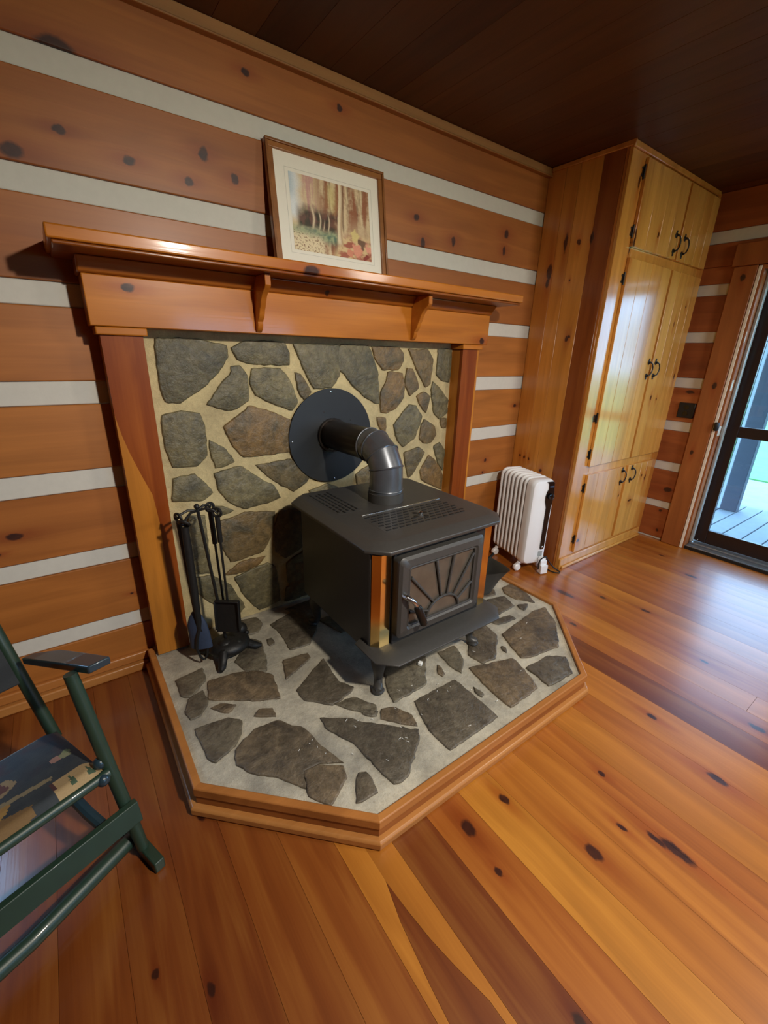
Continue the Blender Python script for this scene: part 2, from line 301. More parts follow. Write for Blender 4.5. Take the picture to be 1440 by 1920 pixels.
# ------------------------------------------------------------------ materials in use
FLOOR_K = [(-1.368,.803,.02,.012),(-1.365,.638,.028,.018),(-1.499,.62,.015,.010),(-1.798,.534,.02,.012),(-1.628,.892,.028,.016),(-1.504,1.162,.014,.009),
 (-1.638,1.034,.016,.008),(-1.485,1.585,.022,.012),(-1.749,1.48,.03,.016),(-1.757,1.877,.03,.014),(-1.065,3.116,.04,.015),(-.718,2.173,.06,.02),
 (-.873,2.328,.02,.012),(-.931,1.915,.02,.01),(-1.093,2.395,.03,.012),(-1.471,2.166,.02,.012),(-1.179,-.205,.01,.007),(-1.28,-.107,.014,.01),(-.86,-.02,.02,.013),(-1.236,1.40,.02,.012),(-1.72,1.085,.03,.010),(-.80,3.30,.02,.012),(-1.77,1.10,.05,.016)]
M_FLOOR = wood('floor_pine', (200,138,60),(172,98,38),(126,56,18), 'Y','X','Z', FLOOR_K, rough=.38, coat=.42, coat_rough=.18,
    tone_cols=((186,124,40),(154,84,24),(84,30,8)), bump_s=.10, streak=.9, knot_col=(48,18,8))
LOG_K = [(.038,2.185,.05,.03),(-.124,1.904,.03,.02),(.007,1.986,.016,.012),(.191,1.948,.018,.014),(.437,2.022,.016,.022),(.378,1.927,.014,.016),(.545,1.969,.015,.018),
 (.614,2.304,.014,.012),(1.006,2.306,.014,.014),(1.438,1.997,.016,.016),(1.487,1.895,.014,.024),(1.696,1.932,.014,.024),(2.11,2.03,.018,.022),(2.103,1.943,.012,.024),
 (1.808,1.68,.012,.03),(-.362,.71,.024,.014),(-.042,.371,.008,.006),(2.381,1.054,.014,.010),(2.14,.70,.010,.012),(2.127,.616,.008,.008),(-.42,.65,.008,.006)]
M_LOG = wood('log_pine', (190,120,58),(170,100,44),(128,68,26), 'X','Z','Y', LOG_K, rough=.5, coat=.12, coat_rough=.3, tone_cols=((176,112,46),(158,94,36),(136,76,28)), bump_s=.08, streak=.35, knot_col=(48,18,8))
M_LOGB = wood('log_pine_side', (186,112,58),(160,88,42),(110,52,22), 'Y','Z','X', [(-.607,.241,.012,.012),(-.62,.078,.012,.012),(-.60,1.16,.03,.012),(-.62,.42,.03,.018)], rough=.5, coat=.1, coat_rough=.3, tone_cols=((178,106,54),(150,80,38),(112,50,24)), bump_s=.08, streak=.4, knot_col=(50,22,12))
M_CHINK = plain('white_chinking', (206,203,192), .85, 0, .06, 40, .25)
M_MANTEL = wood('mantel_pine', (206,134,56),(184,106,38),(134,68,22), 'X','Z','Y', [(1.857,1.447,.020,.017),(.712,1.648,.035,.020),(.858,1.60,.012,.012),(.11,1.55,.02,.012)], rough=.34, coat=.4, coat_rough=.11, spec=.25, tone_cols=((190,118,34),(170,98,24),(110,52,12)), bump_s=.06, streak=.35, knot_col=(46,14,6))
M_PIL = wood('pilaster_pine', (190,116,44),(146,72,22),(98,38,10), 'Z','X','Y', [], rough=.42, coat=.2, coat_rough=.12, spec=.2, tone_cols=((190,124,44),(134,62,16),(106,42,8)), bump_s=.06, streak=.8)
M_TRIM = wood('hearth_trim_pine', (192,126,66),(166,98,46),(118,60,26), 'X','Z','Y', [], rough=.42, coat=.2, coat_rough=.2, spec=.3, tone_cols=((186,132,72),(160,96,42),(118,60,24)), bump_s=.06, streak=.3)
M_CROWN = wood('crown_pine', (176,126,74),(156,106,58),(120,76,38), 'X','Z','Y', [], rough=.5, coat=.1, tone_cols=((172,124,74),(154,106,58),(134,88,46)), streak=.3)
M_CEIL = wood('ceiling_boards', (92,54,24),(74,40,16),(48,22,8), 'Y','X','Z', [], rough=.55, coat=.08, coat_rough=.3, tone_cols=((96,58,24),(78,42,16),(56,24,8)), bump_s=.06, streak=.5, spec=.3)
SIDE_K = [(1.86,-.093,.045,.018),(1.80,-.09,.03,.012),(2.003,-.178,.05,.012),(1.993,-.261,.016,.012),(2.005,-.339,.03,.012),(1.479,-.281,.018,.010),(1.494,-.296,.012,.008),(.714,-.063,.010,.008),(.707,-.10,.010,.008),(.703,-.137,.012,.008),(.642,-.243,.012,.010),(1.802,-.241,.006,.006)]
M_SIDE = wood('cabinet_side_pine', (206,142,62),(190,116,44),(140,72,24), 'Z','Y','X', SIDE_K, rough=.38, coat=.35, coat_rough=.18, tone_cols=((210,146,62),(184,110,42),(110,44,16)), bump_s=.06, streak=.6, knot_col=(60,22,8))
CAB_K = [(1.985,2.576,.07,.010),(2.25,2.545,.03,.010),(2.049,2.829,.018,.010),(1.018,2.54,.026,.016),(1.124,3.21,.018,.012),(1.11,3.298,.010,.008),(1.265,3.50,.022,.010),(.543,3.355,.012,.012),(.52,3.42,.022,.012),(.36,3.25,.010,.030),(.432,3.05,.010,.008),(.18,2.60,.014,.02),(1.72,3.42,.010,.007),(1.60,3.30,.02,.006)]
M_CAB = wood('cabinet_front_pine', (214,158,78),(196,130,56),(156,92,36), 'Z','X','Y', CAB_K, rough=.22, coat=.6, coat_rough=.14, tone_cols=((218,166,84),(196,130,54),(168,92,34)), bump_s=.05, streak=.5, knot_col=(52,28,14))
M_CASE = wood('door_casing_pine', (178,112,58),(154,90,44),(116,62,28), 'Z','Y','X', [(1.888,-.738,.022,.014),(1.216,-.748,.022,.014),(.739,-.721,.018,.012)], rough=.45, coat=.2, tone_cols=((176,110,58),(152,88,44),(120,62,30)), streak=.4, knot_col=(50,24,14))
M_STONE_W = stone_mat('wall_slate', ((118,108,76),(102,94,68),(122,96,58),(76,72,56)), .45)
M_STONE_H = stone_mat('hearth_slate', ((112,104,86),(96,88,74),(118,100,76),(74,66,56)), .45)
M_MORT_W = mortar_mat('wall_mortar', (204,186,138),(172,156,116))
M_MORT_H = mortar_mat('hearth_mortar', (196,188,168),(146,140,126))
M_BLACK = plain('black_stove_paint', (40,39,38), .42, .0, .18, 60, .1, spec=.5)
M_BLACK2 = plain('charcoal_cast_iron', (62,60,57), .42, .0, .15, 90, .18, spec=.55)
M_IRON = plain('wrought_iron', (28,27,26), .5, .2, .3, 70, .5)
M_PIPE = plain('blued_steel_pipe', (112,115,120), .3, .65, .28, 14, .05)
M_PIPEB = plain('sooty_steel_pipe', (52,44,38), .34, .7, .3, 16, .05)
M_FLANGE = plain('black_thimble_metal', (40,42,44), .45, .2, .08, 20)
M_BRASS = plain('polished_brass', (255,222,150), .14, 1.0, .04, 8)
M_CHROME = plain('bright_metal', (200,200,200), .2, 1.0, .05, 20)
M_FGLASS = plain('sooty_stove_glass', (82,76,68), .22, 0, .5, 14, .0, coat=.6)
M_WHITE = plain('white_enamel', (238,240,242), .32, 0, .02, 10, coat=.2)
M_GLOSSBLACK = plain('gloss_black_plastic', (10,10,12), .12, 0, .05, 10, coat=.5)
M_CORD = plain('black_rubber', (22,22,22), .5)
M_GREEN = plain('dark_green_paint', (36,56,44), .42, 0, .2, 25, .05, coat=.08)
M_GREEN2 = plain('blue_green_paint', (36,54,64), .3, 0, .2, 25, .05, coat=.25)
M_FABRIC = paint_mat('printed_fabric', .85, .3)
M_ART = paint_mat('watercolour', .6)
M_MAT = plain('cream_mat_board', (234,229,214), .8, 0, .03, 80)
M_FRAME = wood('frame_oak', (168,112,58),(140,88,42),(98,58,24), 'X','Z','Y', [], rough=.4, coat=.2, tone_cols=((162,108,56),(136,86,42),(104,62,28)), streak=.3)
M_DARKFRAME = plain('dark_brown_door_paint', (44,30,26), .35, 0, .1, 30)
M_GREY = plain('grey_weatherstrip', (168,172,170), .4, .2, .05, 30)
M_SILL = plain('aluminium_sill', (170,178,190), .3, .8, .05, 30)
M_OUTLET = plain('black_outlet_plate', (26,26,28), .4)
M_HANDLE = plain('antique_black_bronze', (46,40,34), .4, .6, .2, 60)
M_GLASS = glass_mat('door_glass', (.80,.88,.96,1), .05)
M_BLUEGREY = plain('blue_grey_bristles', (48,60,82), .6, 0, .25, 90, .3)
M_DECK = plain('weathered_deck', (112,118,124), .8, 0, .15, 12, .1)
M_GRAVEL = plain('pale_path', (122,118,120), .9, 0, .2, 6)
M_POST = plain('grey_porch_post', (62,66,76), .7, 0, .1, 12)
M_WPOST = plain('white_porch_paint', (170,178,186), .6, 0, .05, 12)
M_MATT = plain('blue_grey_door_mat', (66,78,96), .95, 0, .25, 120, .3)
M_GRASS = plain('lawn_green', (84,140,74), .95, 0, .3, 5, .3)
M_LEAF = plain('tree_green', (70,110,60), .9, 0, .4, 3)
M_BIT = plain('white_bit', (240,238,230), .7)

# ------------------------------------------------------------------ room shell
H = 2.406; X0, X1, Y0 = -2.7, 3.6, -4.7
b = MB()
seams = [-2.75,-2.6,-2.45,-2.3,-2.16,-2.02,-1.88,-1.74,-1.6,-1.46,-1.32,-1.18,-1.04,-.90,-.77,-.64,-.51,-.385,-.25,-.12,.015,.15,.2775,.42,.555,.695,.832,.972,1.105,1.22,1.36,1.49,1.67,1.815,1.95,2.09,2.23,2.37,2.51,2.65,2.79,2.93,3.06,3.2,3.34,3.48,3.62]
tones = {-.64:.95,-.51:.9,-.385:.92,-.25:.96,-.12:.97,.015:.88,.15:.80,.2775:.45,.42:.97,.555:.55,.695:.06,.832:.34,.972:.36,1.105:.46,1.22:.22,1.36:.40,1.49:.30,1.67:.98,1.815:.62,1.95:.30,2.09:.55,2.23:.42}
for i in range(len(seams)-1):
    t = tones.get(seams[i], random.uniform(.25,.75)); x0, x1 = seams[i]+.0003, seams[i+1]-.0003
    ends = [Y0-.1] + sorted(random.uniform(Y0, -2.4) for _ in range(1)) + [.02]
    if i == 34: ends = [Y0-.1,-1.70,.02]
    if i == 22:      # a heart-pine wedge runs through this pale board
        WL_ = [(.345,-1.335),(.322,-1.43),(.305,-1.56),(.292,-1.70),(.282,-1.9)]; WR_ = [(.345,-1.335),(.352,-1.42),(.362,-1.50),(.376,-1.57),(.398,-1.66),(.402,-1.78),(.404,-1.9)]
        b.prism([(x0,.02,-.03),(x0,-1.9,-.03)]+[(p[0],p[1],-.03) for p in WL_[::-1]]+[(.3447,.02,-.03)], (0,0,.03), 0, .22, 5)
        b.prism([(.345,.02,-.03)]+[(p[0],p[1],-.03) for p in WR_]+[(x1,-1.9,-.03),(x1,.02,-.03)], (0,0,.03), 0, .25, 9)
        b.prism([(p[0]+.0005,p[1]-.0005,-.0299) for p in WL_]+[(p[0]-.0005,p[1]-.0005,-.0299) for p in WR_[:0:-1]], (0,0,.0299), 0, .95, 9)
        b.box(x0, x1, Y0-.1, -1.9005, -.03, 0, 0, .8, 9); continue
    for a, e in zip(ends, ends[1:]): b.box(x0, x1, a+.0005, e-.0005, -.03, 0, 0, t, random.uniform(0,40))
structure(b.build('floor', M_FLOOR, bevel=.0007, segs=1))
b = MB(); b.box(X0-.3, X1+.2, Y0-.3, .16, -.12, -.031); structure(b.build('subfloor', M_DARKFRAME))
b = MB(); x = X0-.1
while x < X1+.14:
    b.box(x+.0002, min(x+.1498, X1+.14), Y0-.1, .14, H, H+.03, 0, random.random(), random.uniform(0,40)); x += .15
structure(b.build('ceiling', M_CEIL, bevel=.001, segs=1))
b = MB(); b.box(X0-.3, X1+.3, Y0-.3, .3, H+.031, H+.12); structure(b.build('roof_deck', M_DARKFRAME))

CA = [(2.116,2.189),(1.80,1.8775),(1.484,1.559),(1.164,1.245),(.844,.925),(.531,.60),(.216,.284)]
CB = [(2.11,2.185),(1.796,1.866),(1.496,1.567),(1.186,1.259),(.8725,.945),(.566,.634),(.264,.32),(-.005,.018)]
def log_wall(name, mats, u0, u1, chinks, place, openings=(), depth=.14, rec=.007, seed=1):
    rnd = random.Random(seed); b = MB()
    zs = sorted({0.0, H} | {max(z,0) for c in chinks for z in c} | {z for o in openings for z in o[2:]})
    courses = [(z0, z1) for z0, z1 in zip(zs, zs[1:]) if z1-z0 > 1e-4]
    tone = {}
    for z0, z1 in courses:
        zc = (z0+z1)/2; ch = any(c[0] < zc < c[1] for c in chinks)
        k = sum(1 for c in chinks if c[0] > zc)
        if k not in tone: tone[k] = (rnd.uniform(.2,.8), rnd.uniform(0,50))
        cuts = [(o[0], o[1]) for o in openings if o[2] < zc < o[3]]
        segs = [(u0, u1)]
        for c0, c1 in cuts:
            segs = [s for a, e in segs for s in ((a, min(e, c0)), (max(a, c1), e)) if s[1]-s[0] > 1e-4]
        for a, e in segs:
            place(b, a, e, z0, z1, rec if ch else 0, depth, 1 if ch else 0, tone[k])
    return structure(b.build(name, mats, bevel=.0035, segs=2))
def plA(b, a, e, z0, z1, rec, d, m, t): b.box(a, e, rec, d, z0+.0004*(1-m), z1-.0004*(1-m), m, t[0], t[1])
def plS(b, a, e, z0, z1, rec, d, m, t): b.box(a, e, Y0-d, Y0-rec, z0+.0004*(1-m), z1-.0004*(1-m), m, t[0], t[1])
def plB(b, a, e, z0, z1, rec, d, m, t): b.box(X1+rec, X1+d, a, e, z0+.0004*(1-m), z1-.0004*(1-m), m, t[0], t[1])
def plW(b, a, e, z0, z1, rec, d, m, t): b.box(X0-d, X0-rec, a, e, z0+.0004*(1-m), z1-.0004*(1-m), m, t[0], t[1])
log_wall('wall_north', [M_LOG, M_CHINK], X0-.14, X1+.14, CA, plA, [(-1.2,-.66,.531,1.559)], seed=3)
log_wall('wall_east', [M_LOGB, M_CHINK], Y0, -.0005, CB, plB, [(-1.74,-.835,0.0,1.97)], seed=5)
log_wall('wall_south', [M_LOG, M_CHINK], X0-.14, X1+.14, CA, plS, [(1.2,2.9,.844,1.80)], seed=8)
log_wall('wall_west', [M_LOGB, M_CHINK], Y0, -.0005, CB, plW, seed=9)
b = MB(); b.box(X0, 2.428, -.022, .001, 2.362, H-.001, 0, .3, 3); b.box(X0, 2.428, -.03, .001, 2.358, 2.366, 0, .7, 5)
structure(b.build('trim_1', M_CROWN, bevel=.003))
b = MB(); b.box(X0, -.012, -.020, .001, .042, .082, 0, .35, 4); b.box(X0, -.025, -.036, .001, 0.0, .040, 0, .15, 9)
structure(b.build('baseboard_north', M_TRIM, bevel=.006, segs=3))
# windows (out of frame; they carry the daylight)
def window(name, fix, span, zr, axis):
    b = MB(); u0, u1 = span; z0, z1 = zr; w = .05
    bars = [(u0,u1,z0,z0+w),(u0,u1,z1-w,z1),(u0,u0+w,z0+w,z1-w),(u1-w,u1,z0+w,z1-w),((u0+u1)/2-.02,(u0+u1)/2+.02,z0+w,z1-w),(u0+w,u1-w,(z0+z1)/2-.02,(z0+z1)/2+.02)]
    for a, e, c, d in bars:
        if axis == 'y': b.box(a, e, fix-.03, fix+.03, c, d)
        else: b.box(fix-.03, fix+.03, a, e, c, d)
    f = structure(b.build(name, M_DARKFRAME, bevel=.003))
    g = MB()
    if axis == 'y': g.box(u0+w, u1-w, fix-.003, fix+.003, z0+w, z1-w)
    else: g.box(fix-.003, fix+.003, u0+w, u1-w, z0+w, z1-w)
    g.build('glass', M_GLASS, f)
window('window_1', .07, (-1.199,-.661), (.532,1.558), 'y')
window('fill_window', Y0-.07, (1.201,2.899), (.845,1.799), 'y')  # unseen south window, added for ambient fill

# door_1 : casing, jamb, storm door with two panes
dr = bpy.data.objects.new('door_1', None); COL.objects.link(dr); dr.location = (X1,-1.28,0); structure(dr)
b = MB(); b.box(3.575, X1-.0005, -.803, -.674, .001, 1.955, 0, .5, 3); b.box(3.575, X1-.0005, -1.90, -1.772, .001, 1.955, 0, .5, 8); b.build('casing', M_CASE, dr, bevel=.004)
b = MB(); b.box(3.57, X1-.0005, -1.92, -.66, 1.957, 2.09, 0, .6, 12); b.build('head_casing', M_CASE, dr, bevel=.004)
b = MB()
for s0, s1 in ((-.836,-.804),(-1.771,-1.739)):
    b.box(3.585, 3.72, s0, s1, .001, 1.955)
b.box(3.585, 3.72, -1.739, -.836, 1.93, 1.955); b.build('jamb', M_CASE, dr, bevel=.003)
b = MB(); b.box(3.580, 3.587, -.824, -.806, .002, 1.95); b.build('jamb_edge', M_MAT, dr, bevel=.002)
b = MB(); b.box(3.655, 3.69, -.858, -.8365, .045, 1.93); b.box(3.655, 3.69, -1.738, -1.716, .045, 1.93); b.build('weatherstrip', M_GREY, dr, bevel=.006)
b = MB(); b.box(3.602, 3.76, -1.738, -.837, .001, .028); b.box(3.66, 3.76, -1.738, -.837, .028, .043); b.build('threshold', M_SILL, dr, bevel=.004)
b = MB(); b.box(3.592, 3.6025, -1.738, -.837, .0005, .024); b.build('threshold_edge', M_CORD, dr)
b = MB(); xd0, xd1 = 3.725, 3.757
b.box(xd0, xd1, -.921, -.842, .046, 1.925); b.box(xd0, xd1, -1.735, -1.656, .046, 1.925)
for z0, z1 in ((.046,.150),(.870,.945),(1.85,1.925)): b.box(xd0, xd1, -1.656, -.921, z0, z1)
sd = b.build('storm_door', M_DARKFRAME, dr, bevel=.003)
for z0, z1 in ((.1505,.8695),(.9455,1.8495)):
    b = MB(); b.box(3.739, 3.743, -1.6555, -.9215, z0, z1); b.build('glass', M_GLASS, sd)
b = MB(); b.lathe([(.001,-.030),(.011,-.030),(.016,-.022),(.016,.020),(.012,.028),(.001,.030)], (3.572,-.828,.945), (0,0,1), 16); b.build('hinge', M_CORD, dr)
b = MB(); b.ball((3.72,-.873,.058), .006); b.build('screw', M_CHROME, dr)

# wall plate on the right-hand wall
t = thing('wall_outlet', (3.59,-.605,.975), 'square black outlet plate on the log wall between the corner cabinet and the door', 'outlet')
b = MB(); b.box(3.588, 3.5995, -.662, -.553, .976, 1.085); b.build('cover_plate', M_OUTLET, t, bevel=.004)
for zz in (1.008, 1.053):
    b = MB(); b.lathe([(.017,.0001),(.017,.002)], (3.588,-.607,zz), (-1,0,0), 18); b.build('socket', M_GLOSSBLACK, t)

# ------------------------------------------------------------------ built-in corner cabinet
cab = thing('corner_cabinet', (3.0,-.24,0), 'tall built-in knotty pine cupboard reaching the ceiling in the right corner', 'cupboard')
XC, YF = 2.43, -.488
b = MB()
for y0, y1, tt in ((-.115,-.002,.35),(-.205,-.1155,.18),(-.335,-.2055,.08),(-.452,-.3355,.98),(YF+.02,-.4525,.55)):
    b.box(XC, XC+.02, y0, y1, .0005, H-.001, 0, tt, random.uniform(0,30))
b.build('side_panel', M_SIDE, cab, bevel=.002, segs=1)
b = MB(); fz0, fz1 = YF, YF+.02
b.box(XC, 2.60, fz0, fz1, .0005, H-.001, 0, .35, 2); b.box(3.50, X1-.001, fz0, fz1, .0005, H-.001, 0, .6, 5)
for z0, z1, tt in ((.0005,.11,.6),(.63,.73,.2),(1.885,1.975,.35),(2.34,H-.001,.5)): b.box(2.6005, 3.4995, fz0, fz1, z0, z1, 0, tt, 7)
b.box(3.06, 3.14, fz0, fz1, .1105, .6295, 0, .9, 9); b.box(3.06, 3.14, fz0, fz1, .7305, 1.8845, 0, .9, 11); b.box(3.06, 3.14, fz0, fz1, 1.9755, 2.3395, 0, .9, 13)
b.build('face_frame', M_CAB, cab, bevel=.002, segs=1)
b = MB(); b.box(XC+.02, X1-.002, YF+.03, -.002, .0005, .02); b.box(XC+.02, X1-.002, -.02, -.002, .02, H-.002); b.build('carcass', M_SIDE, cab)
b = MB(); b.box(XC+.005, 3.56, YF-.014, YF-.0005, .0005, .072, 0, .2, 4); b.box(XC+.02, 3.555, YF-.026, YF-.0145, .0005, .020, 0, .2, 14)
b.build('base_moulding', M_CAB, cab, bevel=.005, segs=3)['label'] = 'pale base moulding'
b = MB(); b.box(XC-.012, 3.55, YF-.014, YF-.0005, H-.03, H-.001, 0, .4, 6); b.box(XC-.012, XC-.0005, YF-.014, -.025, H-.024, H-.001, 0, .7, 6); b.build('top_moulding', M_CAB, cab, bevel=.004)
DOORS = [(2.567,3.098,1.958,2.362,(3.05,2.04,20),(2.30,2.03)),(3.122,3.555,1.958,2.362,(3.17,2.04,-20),()),
         (2.567,3.092,.708,1.905,(3.062,1.315,0),(1.80,1.02,.79)),(3.120,3.550,.708,1.905,(3.160,1.315,0),()),
         (2.575,3.078,.094,.650,(3.03,.582,0),(.56,.19)),(3.114,3.492,.094,.650,(3.17,.582,-25),())]
for x0, x1, z0, z1, hd, hg in DOORS:
    b = MB(); n = 4; edges = [x0+(x1-x0)*k for k in (0,.26,.53,.78,1)]
    tb = random.uniform(.05,.25)
    for k in range(n):
        b.box(edges[k]+.0003, edges[k+1]-.0003, YF-.019, YF-.0008, z0, z1, 0, min(1,max(0,tb+random.uniform(-.08,.14))), random.uniform(0,40))
    d = b.build('door', M_CAB, cab, bevel=.0022, segs=2)
    hx, hz, ang = hd; h = MB()
    for s in (-1, 1):
        h.lathe([(.014,0),(.015,.003),(.008,.006),(.006,.016),(.001,.018)], (hx, YF-.019, hz+s*.042), (0,-1,0), 14)
        h.ball((hx, YF-.022, hz+s*.060), .007, sq=(1,.5,1.2))
    h.tube([(hx, YF-.034, hz-.042),(hx+.010, YF-.040, hz-.034),(hx+.024, YF-.041, hz-.014),(hx+.026, YF-.041, hz+.0),(hx+.024, YF-.041, hz+.014),(hx+.010, YF-.040, hz+.034),(hx, YF-.034, hz+.042)], .0042, 8)
    h.build('handle', M_HANDLE, d)
    for z in hg:
        h = MB(); h.box(x0-.016, x0-.001, YF-.003, YF-.0003, z-.022, z+.022); h.tube([(x0-.002,YF-.006,z-.032),(x0-.002,YF-.006,z+.032)], .005, 8); h.ball((x0-.018, YF-.002, z-.016), .006, sq=(1,.3,1)); h.ball((x0-.018, YF-.002, z+.016), .006, sq=(1,.3,1))
        h.build('hinge', M_HANDLE, d)

# ------------------------------------------------------------------ raised hearth
HP = [(-.024,0),(-.024,-.838),(.384,-1.246),(1.466,-1.25),(1.868,-.838),(1.868,0)]
HZ = .1
def inset(P, d):
    """open polyline offset inwards (to the room's wall side)"""
    out = []
    for i, p in enumerate(P):
        p = Vector(p); ns = []
        for a, c in ((i-1,i),(i,i+1)):
            if 0 <= a and c < len(P):
                e = Vector(P[c])-Vector(P[a]); ns.append(Vector((-e.y,e.x)).normalized())
        if len(ns) == 1: q = p + ns[0]*d
        else: mm = (ns[0]+ns[1]).normalized(); q = p + mm*(d/max(.3,mm.dot(ns[0])))
        out.append((q.x,q.y))
    return out
hearth = thing('raised_hearth', (.92,-.6,0), 'raised half-octagon flagstone hearth with an orange pine border under the wood stove', 'hearth')
ins = inset(HP, .022)
ins[0] = (ins[0][0],-.004); ins[-1] = (ins[-1][0],-.004)
b = MB(); b.prism([(x,y,.0005) for x,y in ins], (0,0,.0855), 0, .5, 0); b.build('mortar_bed', M_MORT_H, hearth, smooth=False)
def add_stones(polys, mapf, zbase, height, mb, rnd, inward):
    """irregular slabs with chipped, rounded edges"""
    for L in polys:
        P = [Vector(p) for p in L]; n = len(P)
        c = sum(P, Vector((0,0)))/n; tone, sh = rnd.random(), rnd.uniform(0,60)
        Q = []
        for i in range(n):
            a, e = P[i], P[(i+1) % n]; ln = (e-a).length; k = max(1, int(ln/.014))
            nrm = Vector((-(e-a).y,(e-a).x)).normalized() if ln > 1e-6 else Vector((0,0))
            for j in range(k):
                q = a.lerp(e, j/k); am = .0045 if j else .0015
                Q.append(q + nrm*am*mnoise.noise(Vector((q.x*60,q.y*60,tone*9)))*1.6)
        # round the corners a little
        Q = [Q[i]*.8 + (Q[i-1]+Q[(i+1) % len(Q)])*.1 for i in range(len(Q))]
        Q = [q + (q-c).normalized()*inward for q in Q]
        rings = []
        for hgt, ins_ in ((-.004,0.0),(height*.55,.0005),(height*.9,.0025),(height,.0065)):
            ring = []
            for q in Q:
                d = c-q; ring.append(q + d*min(.5, ins_/max(d.length,1e-6)))
            rings.append((hgt, ring))
        base = len(mb.v); m = len(Q)
        for hgt, ring in rings:
            for q in ring:
                hh = hgt + (.0022*mnoise.noise(Vector((q.x*22,q.y*22,3))) if hgt > 0 else 0)
                mb.v.append(mapf(q.x, q.y, zbase+hh))
        for r in range(len(rings)-1):
            for i in range(m):
                j = (i+1) % m; mb.face([base+r*m+i, base+r*m+j, base+(r+1)*m+j, base+(r+1)*m+i], 0, tone, sh)
        # cap
        mb.face([base+(len(rings)-1)*m+i for i in range(m)], 0, tone, sh)
rnd = random.Random(4)
EXTRA_H = [[(.62,-.06),(.78,-.05),(.80,-.16),(.66,-.18)],[(.84,-.05),(1.04,-.04),(1.08,-.18),(.88,-.20)],[(1.12,-.05),(1.34,-.05),(1.36,-.2),(1.16,-.22)],[(1.42,-.05),(1.66,-.06),(1.64,-.22),(1.44,-.24)],
 [(.72,-.24),(.94,-.26),(.92,-.44),(.76,-.40)],[(1.0,-.26),(1.22,-.28),(1.26,-.46),(1.02,-.44)],[(1.32,-.30),(1.56,-.28),(1.54,-.42),(1.36,-.46)],[(.80,-.48),(1.02,-.50),(1.0,-.66),(.84,-.64)],[(1.08,-.52),(1.28,-.52),(1.28,-.66),(1.10,-.68)],[(1.72,-.06),(1.83,-.08),(1.82,-.30),(1.70,-.26)],[(1.62,-.30),(1.80,-.36),(1.78,-.44),(1.60,-.40)],[(.032,-.305),(.142,-.285),(.135,-.36),(.065,-.43),(.032,-.40)]]
b = MB(); add_stones(HEARTH_STONES+EXTRA_H, lambda x,y,z: (x,y,z), .086, .007, b, rnd, .004); b.build('flagstones', M_STONE_H, hearth, angle=50)
# border: cap strip above, ogee base below, mitred round the five sides
def strip(name, off0, off1, z0, z1, tone, mat, bev):
    A_, B_ = inset(HP, off0), inset(HP, off1); b = MB()
    A_[0] = (A_[0][0],-.0375); A_[-1] = (A_[-1][0],-.0375); B_[0] = (B_[0][0],-.0375); B_[-1] = (B_[-1][0],-.0375)
    for i in range(5):
        p = [(*A_[i],z0),(*A_[i+1],z0),(*B_[i+1],z0),(*B_[i],z0)]
        b.prism(p, (0,0,z1-z0), 0, tone+.06*(i % 2), 3.7*i)
    return b.build(name, mat, hearth, bevel=bev, segs=2)
strip('border_cap', -.004, .022, .066, HZ, .30, M_TRIM, .004)
strip('border_face', .0005, .021, .034, .0655, .78, M_TRIM, .002)
strip('border_base', -.020, .021, .0005, .0335, .12, M_TRIM, .008)

# stone panel behind the stove
panel = thing('stone_panel', (.95,-.01,.1), 'fieldstone panel with tan mortar joints framed by the wooden mantelpiece', 'stone wall')
b = MB(); b.box(.14, 1.74, -.012, -.0005, .088, 1.47); b.build('mortar_bed', M_MORT_W, panel)
EXTRA_W = [[(.66,.15),(.86,.14),(.88,.30),(.70,.32)],[(.94,.14),(1.16,.15),(1.14,.33),(.92,.30)],[(1.22,.14),(1.42,.14),(1.44,.30),(1.24,.32)],[(1.50,.13),(1.70,.14),(1.70,.32),(1.52,.28)],[(.95,.36),(1.2,.38),(1.16,.56),(.98,.52)],[(1.28,.36),(1.50,.34),(1.48,.52),(1.26,.54)],[(1.54,.36),(1.70,.37),(1.69,.50),(1.55,.48)]]
b = MB(); add_stones(WALL_STONES+EXTRA_W, lambda x,z,h: (x,-h,z), .012, .010, b, rnd, .006); b.build('stones', M_STONE_W, panel, angle=50)

# ------------------------------------------------------------------ mantelpiece
man = thing('mantelpiece', (.94,-.06,.1), 'varnished pine mantelpiece with shelf, two brackets and two side posts around the stone panel', 'mantelpiece')
b = MB(); b.box(-.093, 1.97, -.285, -.0005, 1.640, 1.677, 0, .35, 2); b.build('shelf', M_MANTEL, man, bevel=.005, segs=3)
b = MB(); b.box(-.082, 1.959, -.278, -.0005, 1.6285, 1.6395, 0, 1.0, 9); b.build('shelf_underboard', M_MANTEL, man, bevel=.004)
b = MB(); b.prism([(-.026,y,z) for y,z in ((-.0005,1.582),(-.124,1.582),(-.128,1.590),(-.136,1.604),(-.150,1.618),(-.160,1.6280),(-.0005,1.6280))], (1.942,0,0), 0, .85, 5); b.build('bed_moulding', M_MANTEL, man, bevel=.006)
b = MB(); b.box(-.017, 1.907, -.120, -.0005, 1.427, 1.5815, 0, .25, 12); b.build('frieze_board', M_MANTEL, man, bevel=.003)
